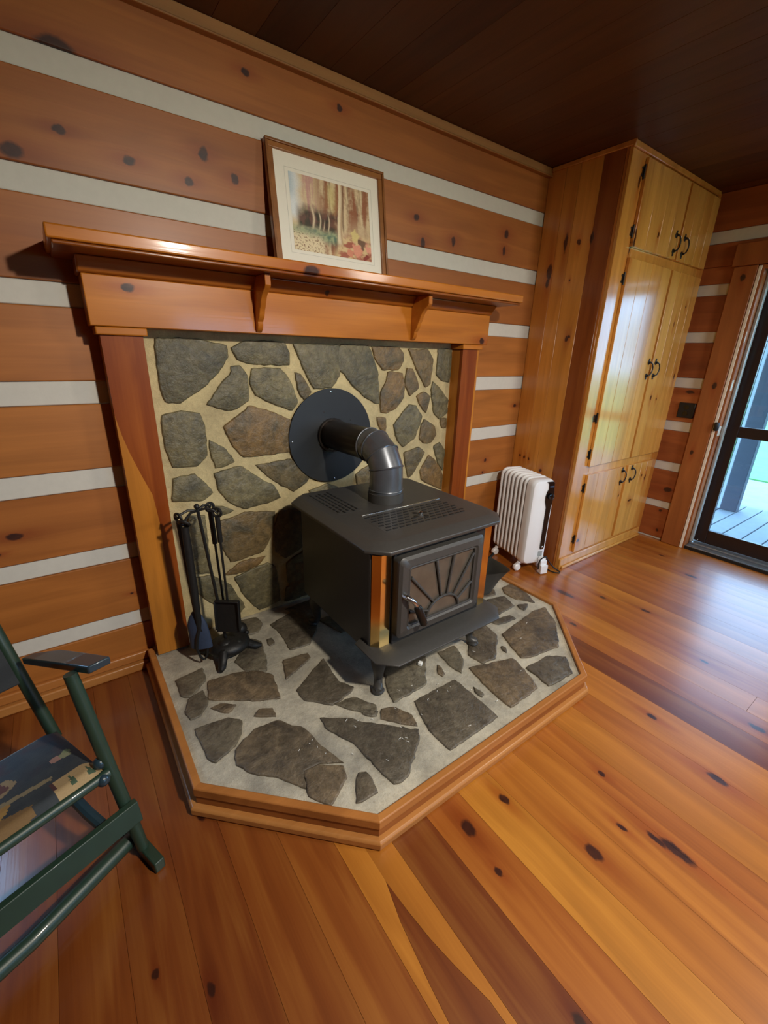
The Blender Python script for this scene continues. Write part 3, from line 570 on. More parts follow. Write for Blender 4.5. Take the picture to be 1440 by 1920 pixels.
for x0 in (.541, 1.335):
    pr = []
    def arc(c, r, a0, a1, n=7):
        return [(c[0]+r*math.cos(R(a0+(a1-a0)*i/n)), c[1]+r*math.sin(R(a0+(a1-a0)*i/n))) for i in range(n+1)]
    pr = [(-.1605,1.6280),(-.245,1.6280),(-.247,1.590)] + [(-.238,1.580),(-.222,1.572),(-.205,1.558),(-.192,1.540),(-.184,1.520)] + [(-.176,1.512),(-.172,1.500),(-.165,1.486),(-.154,1.476),(-.148,1.470)] + [(-.147,1.456),(-.140,1.442),(-.130,1.434),(-.1205,1.431),(-.1205,1.5815),(-.1245,1.5815),(-.1365,1.604),(-.1505,1.618)]
    b = MB(); b.prism([(x0,y,z) for y,z in pr], (.022,0,0), 0, .55, x0*9); b.build('bracket', M_MANTEL, man, bevel=.0015, segs=1)
for x0, x1, tt in ((.007,.137,.62),(1.735,1.865,.75)):
    b = MB()
    if x0 < 1:      # pale sapwood edge that widens towards the foot of the left post
        E = [(.0075,1.13),(.018,1.06),(.034,.99),(.06,.90),(.086,.82),(.095,.70),(.092,.5),(.097,.3),(.092,.0945)]
        b.prism([(.007,-.1,1.13)] + [(x,-.1,z) for x,z in E] + [(.007,-.1,.0945)], (0,.0195,0), 0, .02, 3)
        b.prism([(x1,-.1,1.3995),(x0,-.1,1.3995),(x0,-.1,1.13)] + [(x,-.1,z) for x,z in E] + [(x1,-.1,.0945)], (0,.0195,0), 0, tt, 6)
        ob = b.build('pilaster', M_PIL, man)
    else:
        b.box(x0, x1-.014, -.100, -.0805, .0945, 1.3995, 0, tt, x0*5+1); b.box(x1-.0139, x1, -.100, -.0805, .0945, 1.3995, 0, .0, 2)
        ob = b.build('pilaster', M_PIL, man)
    b = MB(); b.box(x0+.001, x0+.02, -.080, -.0005, .0945, 1.3995, 0, .1, x0*5+8); b.box(x1-.02, x1-.001, -.080, -.0005, .0945, 1.3995, 0, .15, x0*5+4)
    b.build('pilaster_return', M_PIL, man, bevel=.002)
    b = MB(); b.box(x0-.012, x1+.014, -.113, -.0005, 1.400, 1.4265, 0, .2, x0*3+2); b.build('pilaster_cap', M_MANTEL, man, bevel=.004)
# ------------------------------------------------------------------ framed watercolour leaning on the wall
pic = thing('framed_picture', (.936,-.09,1.677), 'oak-framed watercolour of an autumn wood leaning on the mantel shelf', 'picture')
FW, FH, FD = .552, .447, .022
tilt = math.atan2(.062, .438)
def PF(x, h, d):
    """x from the frame's left, h up the frame, d out of its back"""
    yb, zb = -.066, 1.6785
    return (.660+x, yb + h*math.sin(tilt) - d*math.cos(tilt), zb + h*math.cos(tilt) + d*math.sin(tilt)*1.0)
def fbox(mb, x0, x1, h0, h1, d0, d1, t=.5, hh=0):
    b0 = len(mb.v); mb.v += [PF(x,h,d) for d in (d0,d1) for x,h in ((x0,h0),(x1,h0),(x1,h1),(x0,h1))]
    for q in ((0,3,2,1),(4,5,6,7),(0,1,5,4),(1,2,6,5),(2,3,7,6),(3,0,4,7)): mb.face([b0+i for i in q], 0, t, hh)
b = MB(); w = .029
for x0,x1,h0,h1,t in ((0,FW,FH-w,FH,.3),(0,FW,0,w,.6),(0,w,w+.0002,FH-w-.0002,.5),(FW-w,FW,w+.0002,FH-w-.0002,.4)):
    fbox(b,x0,x1,h0,h1,0,FD,t,x0*7)
for x0,x1,h0,h1 in ((0,FW,FH-.010,FH),(0,FW,0,.010),(0,.010,.0102,FH-.0102),(FW-.010,FW,.0102,FH-.0102)):
    fbox(b,x0,x1,h0,h1,FD+.0002,FD+.006,.7,3)
b.build('frame', M_FRAME, pic, bevel=.002)
b = MB(); fbox(b, w-.004, FW-w+.004, w-.004, FH-w+.004, .004, .012); mt = b.build('mat_board', M_MAT, pic)
wx0, wx1, wh0, wh1 = .090, .470, .078, .356
b = MB()
for x0,x1,h0,h1 in ((wx0-.016,wx1+.016,wh1+.012,wh1+.0135),(wx0-.016,wx1+.016,wh0-.0135,wh0-.012),(wx0-.016,wx0-.0145,wh0-.0115,wh1+.0115),(wx1+.0145,wx1+.016,wh0-.0115,wh1+.0115)):
    fbox(b,x0,x1,h0,h1,.0121,.0127)
b.build('mat_line', M_CHINK, mt)
# the painting itself: washes of colour laid down on a fine grid
NX, NY = 120, 90
def lerp3(a, c, t): return tuple(a[i]+(c[i]-a[i])*max(0,min(1,t)) for i in range(3))
def sm(a, c, x):
    t = max(0,min(1,(x-a)/(c-a))); return t*t*(3-2*t)
def fbm(x, y, s): return .5+.5*mnoise.fractal(Vector((x,y,s)), 1.0, 2.0, 4)*.9
def art(u, v):
    """u left to right, v bottom to top"""
    S = lambda *c: srgb(*c)[:3]
    st = fbm(u*11, v*1.2, 1); st2 = fbm(u*26, v*1.6, 5); n = fbm(u*6, v*6, 9); n2 = fbm(u*22, v*22, 2)
    c = lerp3(S(218,196,156), S(150,94,64), sm(.30,.66,st+.25*(n2-.5))*sm(.20,.45,u))
    c = lerp3(c, S(196,150,140), sm(.40,.70,st2+.2*(n2-.5))*sm(.08,.2,u)*(1-sm(.25,.36,u))*.95); c = lerp3(c, S(120,84,60), sm(.56,.72,st2)*sm(.3,.5,u)*.7)
    c = lerp3(c, S(222,226,226), (1-sm(.04,.17,u+.07*(n-.5)))*sm(.35,.5,v))
    c = lerp3(c, S(176,192,200), (1-sm(.0,.09,u))*sm(.6,.8,v)*.8)
    c = lerp3(c, S(206,192,120), math.exp(-((u-.50)/.05)**2)*sm(.5,.75,v)*(1-sm(.9,1.0,v))*.6)
    c = lerp3(c, S(196,168,132), sm(.6,.8,u)*(1-sm(.35,.65,v))*sm(.2,.35,v)*.7)
    bush = (1-sm(.46,.64,u+.16*(n-.5)))*sm(.27,.36,v+.08*(n-.5))*(1-sm(.50,.66,v+.16*(n-.5)))*sm(.03,.10,u)
    c = lerp3(c, lerp3(S(44,42,30),S(96,62,52),sm(.3,.65,fbm(u*14,v*10,7))), bush*.95)
    for tx, tw, top in ((.25,.013,.66),(.33,.008,.6),(.44,.007,.58),(.38,.005,.5)):
        c = lerp3(c, S(226,206,172), math.exp(-((u-tx-.012*math.sin(v*17))/tw)**2)*sm(.28,.34,v)*(1-sm(top-.1,top,v))*.9)
    gr = (1-sm(.26,.38,v+.10*(n-.5)))*(1-sm(.5,.62,u))*sm(.12,.24,v+.05*n2)
    c = lerp3(c, lerp3(S(88,118,98),S(156,168,130),sm(.3,.7,n2)), gr*.95)
    fg = (1-sm(.14,.30,v-.10*(.3-u)+.08*(n2-.5)))*(1-sm(.30,.44,u))
    c = lerp3(c, lerp3(S(226,208,170),S(150,118,90),sm(.58,.68,fbm(u*46,v*46,3))), fg)
    rt = sm(.42,.55,u-v*.5)*(1-sm(.24,.40,v+.10*(n-.5)))
    c = lerp3(c, lerp3(S(168,96,74),S(220,190,140),sm(.35,.65,fbm(u*9,v*14,4))), rt)
    for lx, ly, lr, cc in ((.80,.13,.10,S(224,150,122)),(.72,.06,.06,S(214,140,110)),(.96,.18,.08,S(226,156,130)),(.88,.24,.07,S(120,90,66)),(.93,.05,.06,S(140,58,44)),(.78,.34,.08,S(218,196,130))):
        r = math.hypot((u-lx)*1.3, v-ly)/lr + 1.5*(fbm(u*13,v*13,lx*9)-.5)
        c = lerp3(c, cc, 1-sm(.75,1.05,r))
    tr = .60-.022*math.sin(v*5); tw = .030+.06*max(0,.30-v)
    tk = 1-sm(tw*.7, tw*1.1, abs(u-tr-.06*max(0,.22-v)))
    c = lerp3(c, lerp3(S(230,212,176),S(170,134,98),sm(-.2,1.0,(u-tr)/tw)), tk*sm(.14,.22,v))
    c = lerp3(c, S(110,74,52), math.exp(-((u-.645-.05*(v-.75))/.008)**2)*sm(.62,.7,v)*.8)
    return c
b = MB()
vid = {}
for j in range(NY+1):
    for i in range(NX+1):
        vid[i,j] = len(b.v); b.v.append(PF(wx0+(wx1-wx0)*i/NX, wh0+(wh1-wh0)*j/NY, .0124))
for j in range(NY):
    for i in range(NX):
        b.face([vid[i,j],vid[i+1,j],vid[i+1,j+1],vid[i,j+1]], 0, .5, 0, art((i+.5)/NX,(j+.5)/NY))
b.build('painting', M_ART, pic)

# ------------------------------------------------------------------ wood stove
CX = .955; SZ = .093
stove = thing('wood_stove', (CX,-.54,SZ), 'black cast-iron wood stove with brass corner strips standing on the flagstone hearth', 'stove')
def octo(hw, y0, y1, ch, z, chb=None):
    chb = ch if chb is None else chb
    return [(CX-hw+ch,y0,z),(CX+hw-ch,y0,z),(CX+hw,y0+ch,z),(CX+hw,y1-chb,z),(CX+hw-chb,y1,z),(CX-hw+chb,y1,z),(CX-hw,y1-chb,z),(CX-hw,y0+ch,z)]
def loft(mb, rings, m=0):
    n = len(rings[0]); b0 = len(mb.v)
    for r in rings: mb.v += [tuple(p) for p in r]
    for k in range(len(rings)-1):
        for i in range(n):
            j = (i+1) % n; mb.face([b0+k*n+i, b0+k*n+j, b0+(k+1)*n+j, b0+(k+1)*n+i], m)
    mb.face([b0+i for i in range(n-1,-1,-1)], m); mb.face([b0+(len(rings)-1)*n+i for i in range(n)], m)
YF_, YB_ = -.833, -.235
b = MB(); loft(b, [octo(.310,YF_,YB_,.0235,.275,.01), octo(.310,YF_,YB_,.0235,.705,.01)]); b.build('body', M_BLACK, stove, bevel=.004)
for s in (-1,1):
    b = MB(); b.box(CX+s*.3101-(.0 if s>0 else .004), CX+s*.3101+(.004 if s>0 else 0), YF_+.027, YF_+.037, .32, .70)
    b.build('side_seam', M_BLACK2, stove)
b = MB(); loft(b, [octo(.322,-.853,-.180,.062,.702,.055), octo(.345,-.878,-.165,.066,.718,.06), octo(.347,-.880,-.163,.066,.730,.06), octo(.312,-.842,-.192,.05,.752,.045), octo(.30,-.83,-.204,.046,.7535,.04)])
top = b.build('top_plate', M_BLACK2, stove, bevel=.003)
b = MB(); b.box(CX-.205, CX+.215, -.584, -.574, .7536, .7562); b.build('trim_rod', M_CHROME, top, bevel=.001)
b = MB()
for j in range(7):
    for i in range(13):
        x = CX-.20+i*.032+(.016 if j % 2 else 0); y = -.612-j*.024
        if abs(x-CX-.01) < .045 and abs(y+.69) < .035: continue
        b.box(x-.011, x+.011, y-.0035, y+.0035, .7536, .7556, 1)
b.box(CX-.222, CX+.222, -.770, -.600, .7532, .75375); b.build('grille', [M_BLACK2, M_CORD], top, smooth=False)
b = MB(); b.box(CX-.275, CX-.160, -.52, -.235, .7532, .75375)
for j in range(5):
    for i in range(9):
        x = CX-.262+j*.022; y = -.25-i*.030-(.015 if j % 2 else 0)
        b.box(x-.0035, x+.0035, y-.011, y+.011, .7536, .7556, 1)
b.build('grille', [M_BLACK2, M_CORD], top, smooth=False)
for a in range(4):
    th = a*math.pi/2+.35; x = CX+.01+.032*math.cos(th); y = -.69+.026*math.sin(th); b = MB(); b.lathe([(.010,.7538),(.010,.7552)], (x,y,0), (0,0,1), 12); b.build('vent_hole', M_CORD, top)
b = MB(); b.lathe([(.001,.7536),(.009,.7536),(.009,.764),(.004,.768),(.001,.768)], (CX+.01,-.69,0), (0,0,1), 16); b.build('vent_knob', M_CHROME, top)
# front: plate, door with sooty glass and sunburst bars
b = MB(); b.box(CX-.238, CX+.238, YF_-.012, YF_-.0005, .318, .700); b.build('front_plate', M_BLACK, stove, bevel=.003)
for s in (-1,1):
    b = MB()
    x = CX+s*.310; xc = CX+s*.2865; xi = CX+s*.243
    P = [(x,YF_+.0235),(xc,YF_),(xi,YF_),(xi,YF_-.003),(xc+s*.001,YF_-.003),(x+s*.002,YF_+.0215)]
    b.prism([(p[0],p[1],.318) for p in P], (0,0,.384)); b.build('brass_strip', M_BRASS, stove, smooth=False)['label'] = 'bright brass corner strip'
DXC = CX-.022; dy0 = YF_-.0125
b = MB()
def rrect(cx, cz, hw, hh, r, y, n=5):
    out = []
    for sx, sz, a0 in ((1,1,0),(-1,1,90),(-1,-1,180),(1,-1,270)):
        for k in range(n+1):
            a = R(a0+90*k/n); out.append((cx+sx*(hw-r)+r*math.cos(a), y, cz+sz*(hh-r)+r*math.sin(a)))
    return out
DZ = .526; HWd, HHd = .216, .168
rings = [rrect(DXC,DZ,HWd,HHd,.022,dy0), rrect(DXC,DZ,HWd,HHd,.022,dy0-.030), rrect(DXC,DZ,HWd-.010,HHd-.010,.022,dy0-.040), rrect(DXC,DZ,HWd-.036,HHd-.036,.016,dy0-.043),
         rrect(DXC,DZ,HWd-.044,HHd-.044,.012,dy0-.034), rrect(DXC,DZ,HWd-.046,HHd-.046,.012,dy0-.012)]
n = len(rings[0]); b0 = len(b.v)
for r in rings: b.v += r
for k in range(len(rings)-1):
    for i in range(n):
        j = (i+1) % n; b.face([b0+k*n+i,b0+k*n+j,b0+(k+1)*n+j,b0+(k+1)*n+i])
b.face([b0+i for i in range(n)])
door = b.build('door', M_BLACK2, stove)
yg = dy0-.030
b = MB(); b.prism(rrect(DXC,DZ,HWd-.0465,HHd-.0465,.012,yg+.006), (0,-.004,0)); b.build('glass', M_FGLASS, door)
b = MB(); gl, gr, gb, gt = DXC-HWd+.050, DXC+HWd-.050, DZ-HHd+.052, DZ+HHd-.050
sc = (DXC+.012, gb+.002); sr = (.084,.066)
arcp = [(sc[0]+sr[0]*math.cos(R(a)), yg-.004, sc[1]+sr[1]*math.sin(R(a))) for a in range(0,181,12)]
b.tube(arcp, .0055, 8)
for (ex,ez), a in (((gl+.004,gb+.052),158),((gl+.004,gt-.036),128),((gl+.125,gt),100),((gr-.115,gt),80),((gr-.004,gt-.02),52),((gr-.004,gb+.085),24)):
    s_ = (sc[0]+sr[0]*math.cos(R(a)), yg-.004, sc[1]+sr[1]*math.sin(R(a)))
    b.tube([s_, (ex,yg-.004,ez)], [.0042,.0062], 8)
b.tube([(p[0],yg-.003,p[2]) for p in rrect(DXC,DZ,HWd-.046,HHd-.046,.012,0)], .005, 8, closed=True)
b.build('sunburst_bars', M_BLACK2, door)
b = MB(); hx, hz = gl-.030, DZ+.022
b.tube([(hx,dy0-.036,hz),(hx,dy0-.062,hz),(hx+.012,dy0-.075,hz-.010),(hx+.035,dy0-.077,hz-.040)], [.011,.010,.008,.007], 10); b.build('handle', M_CHROME, door)
b = MB(); b.tube([(hx+.033,dy0-.077,hz-.037),(hx+.037,dy0-.077,hz-.046),(hx+.060,dy0-.079,hz-.100),(hx+.068,dy0-.079,hz-.122),(hx+.070,dy0-.079,hz-.128)], [.010,.0155,.0165,.015,.009], 14); b.build('handle_grip', M_PIPEB, door)
# ash lip
b = MB(); loft(b, [octo(.322,-.925,-.745,.058,.288,.002), octo(.338,-.944,-.740,.062,.296,.002), octo(.338,-.944,-.740,.062,.301,.002), octo(.316,-.914,-.745,.053,.3185,.002)]); b.build('ash_lip', M_BLACK2, stove, bevel=.002)
# cabriole legs
for sx, sy in ((-1,-1),(1,-1),(-1,1),(1,1)):
    x, y = CX+sx*.245, (-.775 if sy < 0 else -.30); ox, oy = sx*.55, sy*.83
    pts = [(x,y,.285),(x+ox*.020,y+oy*.020,.255),(x+ox*.036,y+oy*.036,.215),(x+ox*.034,y+oy*.034,.175),(x+ox*.026,y+oy*.026,.140),(x+ox*.034,y+oy*.034,.116),(x+ox*.054,y+oy*.054,.107),(x+ox*.072,y+oy*.072,.108)]
    b = MB(); b.tube(pts, [.040,.038,.031,.022,.017,.018,.020,.012], 14)
    b.lathe([(.024,0),(.026,.006),(.022,.014),(.016,.016)], (x+ox*.052,y+oy*.052,SZ), (0,0,1), 16)
    b.build('leg', M_BLACK2, stove)

# ------------------------------------------------------------------ stove pipe and wall thimble
pipe = thing('stove_pipe', (CX,-.46,.7545), 'dark steel stove pipe elbow rising from the stove top and running into the wall', 'pipe')
PX, PY, r = CX, -.462, .073
b = MB(); b.lathe([(r+.006,.7540),(r+.006,.792),(r+.001,.794)], (PX,PY,0), (0,0,1), 40); b.build('flue_collar', M_BLACK2, pipe)
zb, rb, zt = .868, .112, .980
dirv = Vector((.930-PX, .0-PY, 0)).normalized()
def ep(a):
    return Vector((PX,PY,zb)) + dirv*(rb-rb*math.cos(a)) + Vector((0,0,rb*math.sin(a)))
segs = [0, math.pi/6, math.pi/3, math.pi/2]
pts = [Vector((PX,PY,.7945))] + [ep(math.pi*k/6) for k in range(0,4)]
path = [pts[0]]
corners = [ep(0)*0+Vector((PX,PY,zb+rb*math.tan(math.pi/12)))]
for k in (1,2):
    a = math.pi/6*k+math.pi/12
    corners.append(Vector((PX,PY,zb)) + dirv*(rb-rb/math.cos(math.pi/12)*math.cos(a)) + Vector((0,0,rb/math.cos(math.pi/12)*math.sin(a))))
b = MB(); b.tube([pts[0], Vector((PX,PY,zb-.01)), corners[0], corners[1], corners[2], ep(math.pi/2)+dirv*.01], r, 40); b.build('elbow', M_PIPE, pipe, angle=20)
b = MB()
def ring_at(c, nrm, rr, th):
    nrm = Vector(nrm).normalized(); u = nrm.orthogonal().normalized(); w2 = nrm.cross(u)
    b.tube([Vector(c)+(u*math.cos(2*math.pi*k/40)+w2*math.sin(2*math.pi*k/40))*rr for k in range(40)], th, 8, closed=True)
ring_at((PX,PY,.806), (0,0,1), r+.001, .003)
for k, q in enumerate(corners):
    a = math.pi/6*k+math.pi/12; nrm = dirv*math.sin(a)+Vector((0,0,math.cos(a)))
    ring_at(q, nrm, r+.0015, .0032)
ring_at(ep(math.pi/2)+dirv*.012, dirv, r+.0015, .0035)
b.build('elbow_seam', M_PIPE, pipe)
e0 = ep(math.pi/2)+dirv*.0125; e1 = Vector((.932,-.034,zt))
b = MB(); b.tube([e0, e1], r-.001, 40); b.build('horizontal_pipe', M_PIPEB, pipe)
fl = thing('wall_thimble', (.933,-.03,.968), 'round black metal collar plate around the stove pipe on the stone panel', 'collar plate')
b = MB(); b.lathe([(.0815,0),(.2325,0),(.2335,.002),(.2325,.005),(.0815,.005)], (.933,-.0245,.968), (0,-1,0), 64, cap=False)
b.build('plate', M_FLANGE, fl)
b = MB(); b.lathe([(.076,.0),(.084,.0),(.084,.016),(.076,.016)], (.933,-.0296,.976), (0,-1,0), 40, cap=False); b.build('inner_ring', M_PIPEB, fl)
for a in (92, 182, 272, 2):
    b = MB(); th = R(a); b.lathe([(.005,0),(.004,.003),(.001,.004)], (.933+.218*math.cos(th), -.0297, .968+.218*math.sin(th)), (0,-1,0), 12); b.build('screw', M_CHROME, fl)
for a in (35, 110, 205, 300):
    b = MB(); th = R(a); b.lathe([(.0025,0),(.001,.002)], (.933+.13*math.cos(th), -.0297, .968+.13*math.sin(th)), (0,-1,0), 10); b.build('rivet', M_CHROME, fl)

# ------------------------------------------------------------------ coal scuttle behind the stove
sc_ = thing('coal_scuttle', (1.635,-.475,SZ), 'black iron coal scuttle with a flared lip behind the right side of the wood stove', 'bucket')
def ovalring(cx, cy, rx_, ry_, z, lip=0.0, n=40, zl=0.0):
    out = []
    for k in range(n):
        th = 2*math.pi*k/n; cs = math.cos(th); ext = lip*max(0,cs)**3
        out.append((cx+rx_*cs+ext, cy+ry_*math.sin(th)*(1-.35*(max(0,cs)**2 if lip else 0)), z+zl*max(0,cs)**3))
    return out
LA = math.atan2(-.92,.40)
def srot(p):
    x, y = p[0], p[1]; return (1.635+x*math.cos(LA)-y*math.sin(LA), -.475+x*math.sin(LA)+y*math.cos(LA), p[2])
b = MB()
rr = [[srot(q) for q in L_] for L_ in (ovalring(0,0,.080,.080,SZ), ovalring(0,0,.085,.085,SZ+.012), ovalring(0,0,.102,.108,.18,.015), ovalring(0,0,.114,.126,.240,.048,zl=.010), ovalring(0,0,.118,.130,.246,.052,zl=.010), ovalring(0,0,.111,.123,.238,.046,zl=.010), ovalring(0,0,.098,.102,.17,.012), ovalring(0,0,.076,.076,SZ+.012))]
loft(b, rr); b.build('pail', M_BLACK2, sc_)
b = MB(); b.tube([srot(q) for q in ((0,.126,.215),(-.03,.140,.26),(-.09,.12,.30),(-.12,0,.315),(-.09,-.12,.30),(-.03,-.140,.26),(0,-.126,.215))], .0045, 8); b.build('bail_handle', M_IRON, sc_)
b = MB(); b.tube([srot(q) for q in ((.01,.128,.236),(.02,.142,.25),(.03,.148,.268))], .008, 8); b.build('handle_ear', M_IRON, sc_)

# ------------------------------------------------------------------ fireside tools
st = thing('fire_tool_stand', (.25,-.25,SZ), 'black iron fire tool stand with clawed cast base at the left end of the hearth', 'tool stand')
bx, by = .262, -.245
b = MB()
b.ball((bx+.01,by-.005,SZ+.042), .082, sq=(1.10,.92,.46), n=24)
for a, L_, rr_ in ((-118,.115,.017),(-18,.125,.018),(60,.11,.018),(150,.10,.015)):
    th = R(a); dx, dy = math.cos(th), math.sin(th)
    b.tube([(bx+dx*.03,by+dy*.03,SZ+.040),(bx+dx*.07,by+dy*.07,SZ+.042),(bx+dx*(L_-.02),by+dy*(L_-.02),SZ+.022),(bx+dx*L_,by+dy*L_,SZ+.010),(bx+dx*(L_+.022),by+dy*(L_+.022),SZ+.009)], [.026,.022,rr_,rr_,.008], 10)
b.ball((bx+.080,by+.055,SZ+.060), .032, n=12); b.ball((bx+.098,by+.026,SZ+.05), .012, n=10); b.ball((bx-.01,by-.02,SZ+.062), .03, n=12, sq=(1.2,1,.7)); b.ball((bx+.04,by-.035,SZ+.05), .026, n=12)
b.build('base', M_IRON, st)
b = MB(); b.tube([(bx,by,SZ+.05),(bx-.022,by+.005,.45),(bx-.048,by+.012,.785)], .0065, 8); b.ball((bx-.049,by+.012,.789), .011); b.build('pole', M_IRON, st)
b = MB(); hx0, hy0, hz0 = bx-.048, by+.012, .772
HK = [(-.074,-.012,-.006),(-.064,-.062,-.012),(.052,.020,.004),(.064,-.030,-.006)]
for dx, dy, dz in HK:
    b.tube([(hx0,hy0,hz0),(hx0+dx*.5,hy0+dy*.5,hz0+dz*.5+.012),(hx0+dx*.85,hy0+dy*.85,hz0+dz+.006),(hx0+dx,hy0+dy,hz0+dz-.006),(hx0+dx*1.12,hy0+dy*1.12,hz0+dz+.004)], .005, 8)
b.build('hook_arms', M_IRON, st)
def loop(mb, c, rr_, th, nrm):
    nrm = Vector(nrm).normalized(); u = nrm.orthogonal().normalized(); w2 = nrm.cross(u)
    mb.tube([Vector(c)+(u*math.cos(2*math.pi*k/20)+w2*math.sin(2*math.pi*k/20))*rr_ for k in range(20)], th, 8, closed=True)
def hook(i): return Vector((hx0+HK[i][0], hy0+HK[i][1], hz0+HK[i][2]))
def tool(i, name, label):
    p = hook(i); t = thing(name, (p.x,p.y,p.z), label, 'fire tool', 'fire tools hanging from the stand'); return p, t
# shovel
p, t = tool(3, 'fire_shovel', 'black fire shovel with a square pan hanging at the front right of the tool stand')
b = MB(); loop(b, p-Vector((0,0,.005)), .017, .0055, (.6,.7,0)); b.build('ring', M_IRON, t)
e = Vector((p.x+.002,p.y-.004,.355))
b = MB(); b.tube([p-Vector((0,0,.022)), p.lerp(e,.32)], [.010,.010], 10); b.build('handle', M_IRON, t)
b = MB(); b.tube([p.lerp(e,.3), e], .005, 8); b.build('shaft', M_IRON, t)
b = MB(); sv = Vector((.80,-.60,0)); nv = Vector((-.60,-.80,0)); o = e
b0 = len(b.v); prof = []
for s_, k in ((-1,0),(1,0)): pass
def slab(mb, o, hw, top, bot, th, cup):
    q = []
    for d in (0, th):
        for x, z in ((-hw,top),(hw,top),(hw*1.05,bot),(-hw*1.05,bot)): q.append(o + sv*x + nv*(d+(cup if z == bot else 0)) + Vector((0,0,z)))
    b0 = len(mb.v); mb.v += [tuple(v) for v in q]
    for f in ((0,3,2,1),(4,5,6,7),(0,1,5,4),(1,2,6,5),(2,3,7,6),(3,0,4,7)): mb.face([b0+i for i in f])
slab(b, o, .050, .012, -.135, .004, .018)
for s_ in (-1, 1):
    q = o + sv*(s_*.050); slab(b, q, .003, .012, -.120, .022, .010)
slab(b, o, .050, .014, .008, .020, 0)
b.build('pan', M_IRON, t, bevel=.002)
# poker
p, t = tool(2, 'fire_poker', 'black fire poker hanging at the back right of the tool stand beside the shovel')
b = MB(); loop(b, p-Vector((0,0,.005)), .017, .0055, (.3,-.9,.1)); b.build('ring', M_IRON, t)
e = Vector((p.x+.010,p.y-.012,.23))
b = MB(); b.tube([p-Vector((0,0,.022)), p.lerp(e,.3)], [.010,.010], 10); b.build('handle', M_IRON, t)
b = MB(); b.tube([p.lerp(e,.28), e, e+Vector((.012,0,-.012)), e+Vector((.03,0,-.004))], [.005,.005,.005,.002], 8); b.build('shaft', M_IRON, t)
# tongs
p, t = tool(1, 'fire_tongs', 'black log tongs with two curved jaws hanging at the front left of the tool stand')
b = MB(); loop(b, p-Vector((0,0,.008)), .018, .006, (.5,.5,.7)); b.build('ring', M_IRON, t)
e = Vector((p.x+.008,p.y+.03,.26))
b = MB(); b.tube([p-Vector((0,0,.024)), p.lerp(e,.2), p.lerp(e,.6), e], [.013,.015,.015,.010], 10, flat=((0,1,0),.6)); b.build('handle', M_IRON, t)
for s_ in (-1, 1):
    b = MB(); b.tube([e+Vector((0,0,.02)), e+Vector((s_*.016,0,-.035)), e+Vector((s_*.022,0,-.085)), e+Vector((s_*.014,-.006,-.122)), e+Vector((s_*.002,-.010,-.140))], [.007,.007,.0055,.005,.004], 8); b.build('jaw', M_IRON, t)
# brush
p, t = tool(0, 'hearth_brush', 'hearth brush with blue-grey flared head hanging behind the tongs')
b = MB(); loop(b, p-Vector((0,0,.006)), .017, .0055, (.8,.4,.1)); b.build('ring', M_IRON, t)
e = Vector((p.x+.012,p.y-.005,.335))
b = MB(); b.tube([p-Vector((0,0,.022)), p.lerp(e,.3), e], [.010,.010,.007], 10); b.build('handle', M_IRON, t)
b = MB(); b.tube([e+Vector((0,0,.01)), e-Vector((0,0,.02)), e-Vector((0,0,.05)), e-Vector((-.004,0,.10)), e-Vector((-.006,0,.165))], [.014,.030,.040,.043,.046], 16, flat=((.5,.86,0),.38)); b.build('brush_head', M_BLUEGREY, t)

# ------------------------------------------------------------------ oil-filled radiator
ht = thing('oil_heater', (2.295,-.26,0), 'white oil-filled electric radiator on castors between the mantelpiece and the corner cupboard', 'heater')
hx0_, hx1_, z0h, z1h = 2.215, 2.375, .072, .640
for k in range(7):
    y = -.085-k*.042
    b = MB()
    ring = [(x_, z_) for (x_, _, z_) in rrect((hx0_+hx1_)/2,(z0h+z1h)/2,(hx1_-hx0_)/2,(z1h-z0h)/2,.035,0,6)]
    outer = [(x_, y+.0055, z_) for x_, z_ in ring]
    b.prism(outer, (0,-.011,0))
    b.tube([(x_, y, z_) for x_, z_ in ring], .0105, 10, closed=True)
    b.build('fin', M_WHITE, ht)
b = MB()
for zz in (.12, .58):
    b = MB(); b.tube([((hx0_+hx1_)/2,-.08,zz),((hx0_+hx1_)/2,-.365,zz)], .02, 12); b.build('oil_tube', M_WHITE, ht)
b = MB(); yc0, yc1 = -.362, -.420
def crect(y, d, rr_): return rrect((hx0_+hx1_)/2,(z0h+z1h)/2-.004,(hx1_-hx0_)/2+.008-d,(z1h-z0h)/2+.010-d,rr_,y,6)
loft(b, [crect(yc0,0,.042), crect(yc0-.034,0,.042), crect(yc0-.050,.003,.042), crect(yc1-.003,.010,.038), crect(yc1-.006,.018,.036)])
cov = b.build('end_cover', M_WHITE, ht)
b = MB(); xp = 2.345
prof = [(xp-.017,.175)] + [(xp-.020,.46)] + [(xp-.034,.50),(xp-.037,.535),(xp-.030,.565),(xp-.020,.585),(xp-.024,.618),(xp-.040,.634),(xp+.010,.634),(xp+.020,.622),(xp+.022,.585),(xp+.026,.565),(xp+.028,.535),(xp+.024,.50),(xp+.018,.46)] + [(xp+.016,.175),(xp+.008,.162),(xp-.009,.162)]
b.prism([(x_,yc1-.0065,z_) for x_,z_ in prof], (0,-.005,0)); pn = b.build('control_panel', M_GLOSSBLACK, ht, bevel=.002)
b = MB(); b.lathe([(.022,0),(.020,.012),(.012,.015),(.001,.015)], (xp,yc1-.0116,.535), (0,-1,0), 24); b.build('thermostat_dial', M_GLOSSBLACK, pn)
b = MB(); b.box(xp-.016, xp+.016, yc1-.0135, yc1-.0117, .596, .606); b.build('display', M_BLUEGREY, pn)
b = MB(); b.ball((xp,yc1-.0118,.180), .008, sq=(1,.4,1)); b.build('indicator_lamp', M_CHROME, pn)
